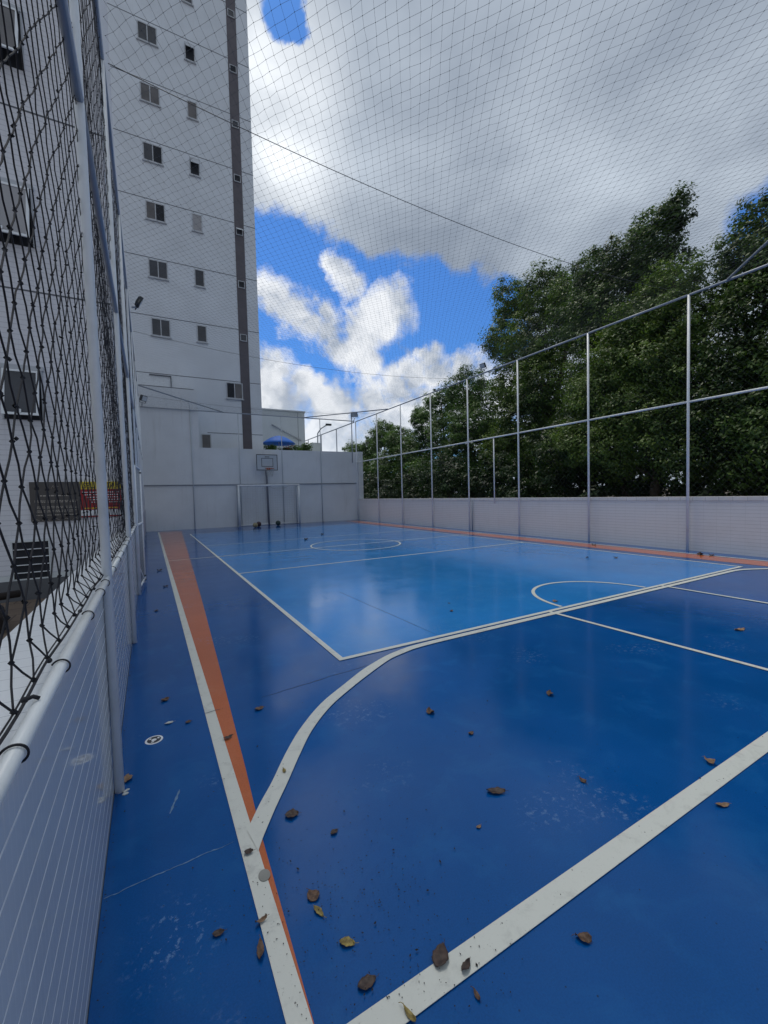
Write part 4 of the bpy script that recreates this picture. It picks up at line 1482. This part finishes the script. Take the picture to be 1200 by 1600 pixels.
# loose grit on the floor, uncountable
gb = MB()
r = random.Random(3)
for k in range(900):
    if k % 6 == 0:
        x, y = -0.197 + abs(r.gauss(0, .012)), r.uniform(1.2, 5.0)
    elif r.random() < .72:
        x, y = r.gauss(0.55, 0.20), r.gauss(1.22, 0.26)
    else:
        x, y = r.uniform(-.18, 3.0), r.uniform(0.8, 3.0)
    s = r.uniform(.0007, .0021)
    if r.random() < .05: s *= 1.8
    if x < -0.203: continue
    z = 0.0078
    a = r.uniform(0, 3)
    st = r.uniform(1, 2.4)
    vs = [(x + s * st * math.cos(a), y + s * st * math.sin(a), z), (x - s * math.sin(a), y + s * math.cos(a), z), (x - s * st * math.cos(a), y - s * st * math.sin(a), z), (x + s * math.sin(a), y - s * math.cos(a), z), (x, y, z + s), (x, y, z - s)]
    gb.add(vs, [(0, 1, 4), (1, 2, 4), (2, 3, 4), (3, 0, 4), (1, 0, 5), (2, 1, 5), (3, 2, 5), (0, 3, 5)])
tag(gb.build('grit', M['grit']), 'fine dark leaf crumbs and grit on the near blue floor', 'grit', None, 'stuff')
# pale cement spill at the first post foot
cs_ = MB()
for k in range(5):
    cs_.sphere((LX + .028 + r.uniform(-.008, .02), 2.335 + r.uniform(-.02, .02), 0.002), r.uniform(.006, .013), 7, 5, (1.3, 1, .35))
tag(cs_.build('mortar_spill', M['pale_debris']), 'crumbled pale mortar at the foot of the nearest fence post', 'mortar')

# ------------------------------------------------------------------ trees
def leaf_cloud(blobs, n, size, seed, flat=0.35):
    R_ = np.random.default_rng(seed)
    blobs = np.array(blobs, float)
    vol = blobs[:, 3] ** 2
    prob = vol / vol.sum()
    ncl = max(20, n // 60)
    bi = R_.choice(len(blobs), ncl, p=prob)
    d = R_.normal(0, 1, (ncl, 3))
    d /= np.linalg.norm(d, axis=1, keepdims=True)
    rad = blobs[bi, 3] * (R_.uniform(0.25, 1.0, ncl) ** 0.45) * (1 + 0.11 * R_.normal(0, 1, ncl))
    C = blobs[bi, :3] + d * rad[:, None]
    spr = R_.random(ncl) < 0.06                      # sprigs that stand clear of the crown
    C = np.where(spr[:, None], blobs[bi, :3] + d * (rad * 1.05 + 0.06)[:, None], C)
    crad = np.where(spr, 0.35, 1.0) * R_.uniform(0.14, 0.40, ncl) * (0.65 + 0.35 * blobs[bi, 3])
    # leaves
    ci = R_.integers(0, ncl, n)
    e = R_.normal(0, 1, (n, 3))
    e /= np.linalg.norm(e, axis=1, keepdims=True)
    off = e * (R_.uniform(0.15, 1, n) ** 0.6)[:, None] * crad[ci][:, None] * np.array([1.15, 1.15, 0.7])
    P = C[ci] + off
    nrm = d[ci] * 0.55 + e * 0.5 + np.array([0, 0, 0.55]) + R_.normal(0, 0.42, (n, 3))
    nrm /= np.linalg.norm(nrm, axis=1, keepdims=True)
    t = np.cross(nrm, R_.normal(0, 1, (n, 3)))
    t /= np.linalg.norm(t, axis=1, keepdims=True)
    b = np.cross(nrm, t)
    s = size * R_.uniform(0.6, 1.35, n)[:, None]
    a1 = P - t * s * .5
    a2 = P + b * s * .24 - nrm * s * .06
    a3 = P + t * s * .55 - nrm * s * .10
    a4 = P - b * s * .24 - nrm * s * .06
    V = np.stack([a1, a2, a3, a4], axis=1).reshape(-1, 3)
    F = np.arange(n * 4).reshape(-1, 4)
    return V, F, C


def tree(name, base, blobs, n, size, m, label, cat='tree', seed=1, group=None, trunk_r=0.16, twigs=90):
    root = empty(name, base, label, cat, group)
    V, F, C = leaf_cloud(blobs, n, size, seed)
    V[:, 2] = np.maximum(V[:, 2], base[2] + 0.02)
    np_mesh('crown', V, F, m, root)
    R_ = random.Random(seed)
    tr = MB()
    bl = sorted(blobs, key=lambda q: q[2])
    top = bl[int(len(bl) * .75)]
    b0 = Vector(base)
    mid = Vector((b0.x * .6 + top[0] * .4, b0.y * .6 + top[1] * .4, b0.z + (top[2] - b0.z) * .5))
    fork = b0.lerp(mid, 0.6)
    tr.tube([b0 - Vector((0, 0, .2)), b0.lerp(fork, .5) + Vector((.06, -.05, 0)), fork, mid, Vector(top[:3])], [trunk_r * 1.25, trunk_r, trunk_r * .85, trunk_r * .6, trunk_r * .15], 9)
    for q in blobs:
        c = Vector(q[:3])
        s = fork.lerp(mid, R_.random())
        k = s.lerp(c, .5) + Vector((R_.uniform(-.3, .3), R_.uniform(-.3, .3), R_.uniform(-.1, .4)))
        tr.tube([s, k, c], [trunk_r * .42, trunk_r * .26, trunk_r * .08], 6)
    for k in range(min(twigs, len(C))):
        c = C[k]
        q = min(blobs, key=lambda b: (b[0] - c[0]) ** 2 + (b[1] - c[1]) ** 2 + (b[2] - c[2]) ** 2)
        tr.tube([Vector(q[:3]), Vector(q[:3]).lerp(Vector(c), .5) + Vector((0, 0, .08)), Vector(c)], [trunk_r * .1, .012, .006], 4)
    tr.build('trunk', M['bark'], root)
    return root


T1 = [(13.2,6.57,8.98,.5),(13.2,6.38,9.24,.32),(13.2,7.09,8.63,.8),(13.4,7.96,8.66,.8),(13.6,9.18,8.78,.75),(13.6,7.3,7.6,1.0),(13.6,8.4,7.4,1.25),(13.8,9.6,7.4,1.15),(13.8,8.9,5.9,1.3),(13.6,9.0,4.4,1.3),(13.6,9.9,3.2,1.2),(13.8,7.6,6.0,1.2)]
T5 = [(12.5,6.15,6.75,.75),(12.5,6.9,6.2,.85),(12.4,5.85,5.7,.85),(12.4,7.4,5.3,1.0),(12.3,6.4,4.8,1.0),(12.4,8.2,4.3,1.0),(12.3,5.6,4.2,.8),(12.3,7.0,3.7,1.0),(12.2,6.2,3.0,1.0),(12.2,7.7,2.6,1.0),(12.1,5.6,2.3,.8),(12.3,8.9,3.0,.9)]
T1b = [(15.5,14.74,10.45,1.0),(15.3,12.72,9.9,1.1),(15.5,15.18,8.79,1.1),(15.2,12.66,7.92,1.5),(15.2,14.32,6.4,1.3),(15,12.18,5.87,1.5),(15,13.59,4.48,1.4),(14.8,14.59,3.13,1.2),(14.6,11.58,3.1,1.3),(15.2,11.0,9.0,1.1)]
T2 = [(12.6,4.37,7.69,.42),(12.6,4.85,6.99,.55),(12.6,4.24,6.62,.8),(12.5,4.93,6.18,.55),(12.4,4.28,5.59,.9),(12.4,4.75,4.73,.9),(12.4,4.04,4.22,1.1),(12.3,4.7,3.2,1.0),(12.3,3.89,2.76,1.1),(12.6,3.39,5.93,1.3),(12.4,3.22,3.98,1.3),(12.4,2.61,4.79,1.4),(12.2,4.41,1.96,.9),(12.2,3.14,2.12,1.3),(12.8,3.46,7.08,1.0)]
T3 = [(15.5,18.06,6.98,1.2),(15.8,20.78,6.85,1.0),(15.3,17.11,5.07,1.4),(15.6,19.96,4.79,1.3),(16,22.79,6.02,1.0),(16,23.6,4.44,1.3),(15.4,18.59,3.17,1.3),(16.2,23.6,6.7,.6)]
T4 = [(15.5,27.49,5.8,1.1),(16,30.55,5.19,1.0),(15.5,25.23,5.05,1.1),(15,23.27,3.54,1.2),(15,25.8,3.3,1.4),(15.5,30.26,3.35,1.2),(17,36.41,5.55,.9),(16.5,33.5,4.8,1.2),(14.5,21.11,2.39,1.2)]
tree('broadleaf_tree', (13.3, 7.8, -.1), T1, 110000, .088, M['leaf_a'], 'tallest dark broadleaf tree with a pointed leaning top behind the right wall', seed=1, trunk_r=.2)
tree('broadleaf_tree', (12.4, 6.8, -.1), T5, 110000, .082, M['leaf_lit'], 'bushy tree, sunlit highlights coloured into its lighter green leaves, standing in front of the pointed tallest tree', seed=6, trunk_r=.14)
tree('broadleaf_tree', (15.2, 13.2, -.1), T1b, 130000, .098, M['leaf_b'], 'broad dense tree left of the pointed tallest tree', seed=2, trunk_r=.22)
tree('broadleaf_tree', (12.6, 3.6, -.1), T2, 120000, .084, M['leaf_a'], 'dark tree at the right edge of the view behind the wall', seed=3, trunk_r=.2)
tree('broadleaf_tree', (15.6, 20.0, -.1), T3, 85000, .105, M['leaf_c'], 'rounded green tree in the middle distance with sky gaps', seed=4)
tree('broadleaf_tree', (15.6, 27.0, -.1), T4, 75000, .12, M['leaf_c'], 'low farthest green tree beside the corner of the back wall', seed=5)
# undergrowth and the wood behind
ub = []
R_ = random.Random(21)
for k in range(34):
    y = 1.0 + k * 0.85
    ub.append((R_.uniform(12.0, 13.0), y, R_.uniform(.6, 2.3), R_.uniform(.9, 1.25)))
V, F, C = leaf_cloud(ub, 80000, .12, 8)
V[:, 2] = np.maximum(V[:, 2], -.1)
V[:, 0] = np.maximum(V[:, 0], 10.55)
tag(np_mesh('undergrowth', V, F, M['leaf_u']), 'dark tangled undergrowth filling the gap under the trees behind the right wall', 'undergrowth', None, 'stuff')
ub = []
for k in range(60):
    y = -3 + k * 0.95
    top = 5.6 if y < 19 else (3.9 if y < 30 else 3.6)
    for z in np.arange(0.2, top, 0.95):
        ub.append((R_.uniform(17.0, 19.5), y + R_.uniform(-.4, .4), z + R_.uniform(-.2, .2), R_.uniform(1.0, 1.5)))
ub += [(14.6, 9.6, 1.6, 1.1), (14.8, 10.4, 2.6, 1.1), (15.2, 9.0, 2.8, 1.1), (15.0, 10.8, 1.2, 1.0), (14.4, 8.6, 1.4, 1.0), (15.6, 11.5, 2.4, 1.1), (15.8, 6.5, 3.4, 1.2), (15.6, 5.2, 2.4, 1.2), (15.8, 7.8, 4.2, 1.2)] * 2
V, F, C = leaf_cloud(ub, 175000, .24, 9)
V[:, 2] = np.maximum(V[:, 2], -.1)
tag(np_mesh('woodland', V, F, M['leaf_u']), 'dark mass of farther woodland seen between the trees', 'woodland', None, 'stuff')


# terrace plants
def shrub(c, r, n, m, label, red=False):
    root = empty('terrace_plant', (c[0], c[1], 3.55), label, 'plant', 'plants on the terrace behind the wall')
    bl = [(c[0] + random.uniform(-r, r) * .6, c[1] + random.uniform(-r, r) * .5, c[2] + random.uniform(-.3, .3) * r, r * .6) for _ in range(4)]
    V, F, C = leaf_cloud(bl, n, .10, int(c[0] * 100))
    np_mesh('foliage', V, F, m, root)
    MB().tube([(c[0], c[1], 3.55), (c[0], c[1], c[2])], .03, 6).build('stem', M['bark'], root)
    if red:
        V, F, C = leaf_cloud(bl, 160, .09, 5)
        np_mesh('blossom', V, F, M['flower'], root)


shrub((6.1, 23.4, 4.05), .40, 1400, M['leaf_c'], 'leafy green shrub under the left side of the blue parasol')
shrub((7.05, 23.5, 4.05), .38, 1300, M['leaf_b'], 'shrub with red blossom under the right side of the parasol', True)
shrub((7.95, 23.8, 4.20), .42, 1400, M['leaf_c'], 'spiky plant right of the parasol near the slanting pipe')
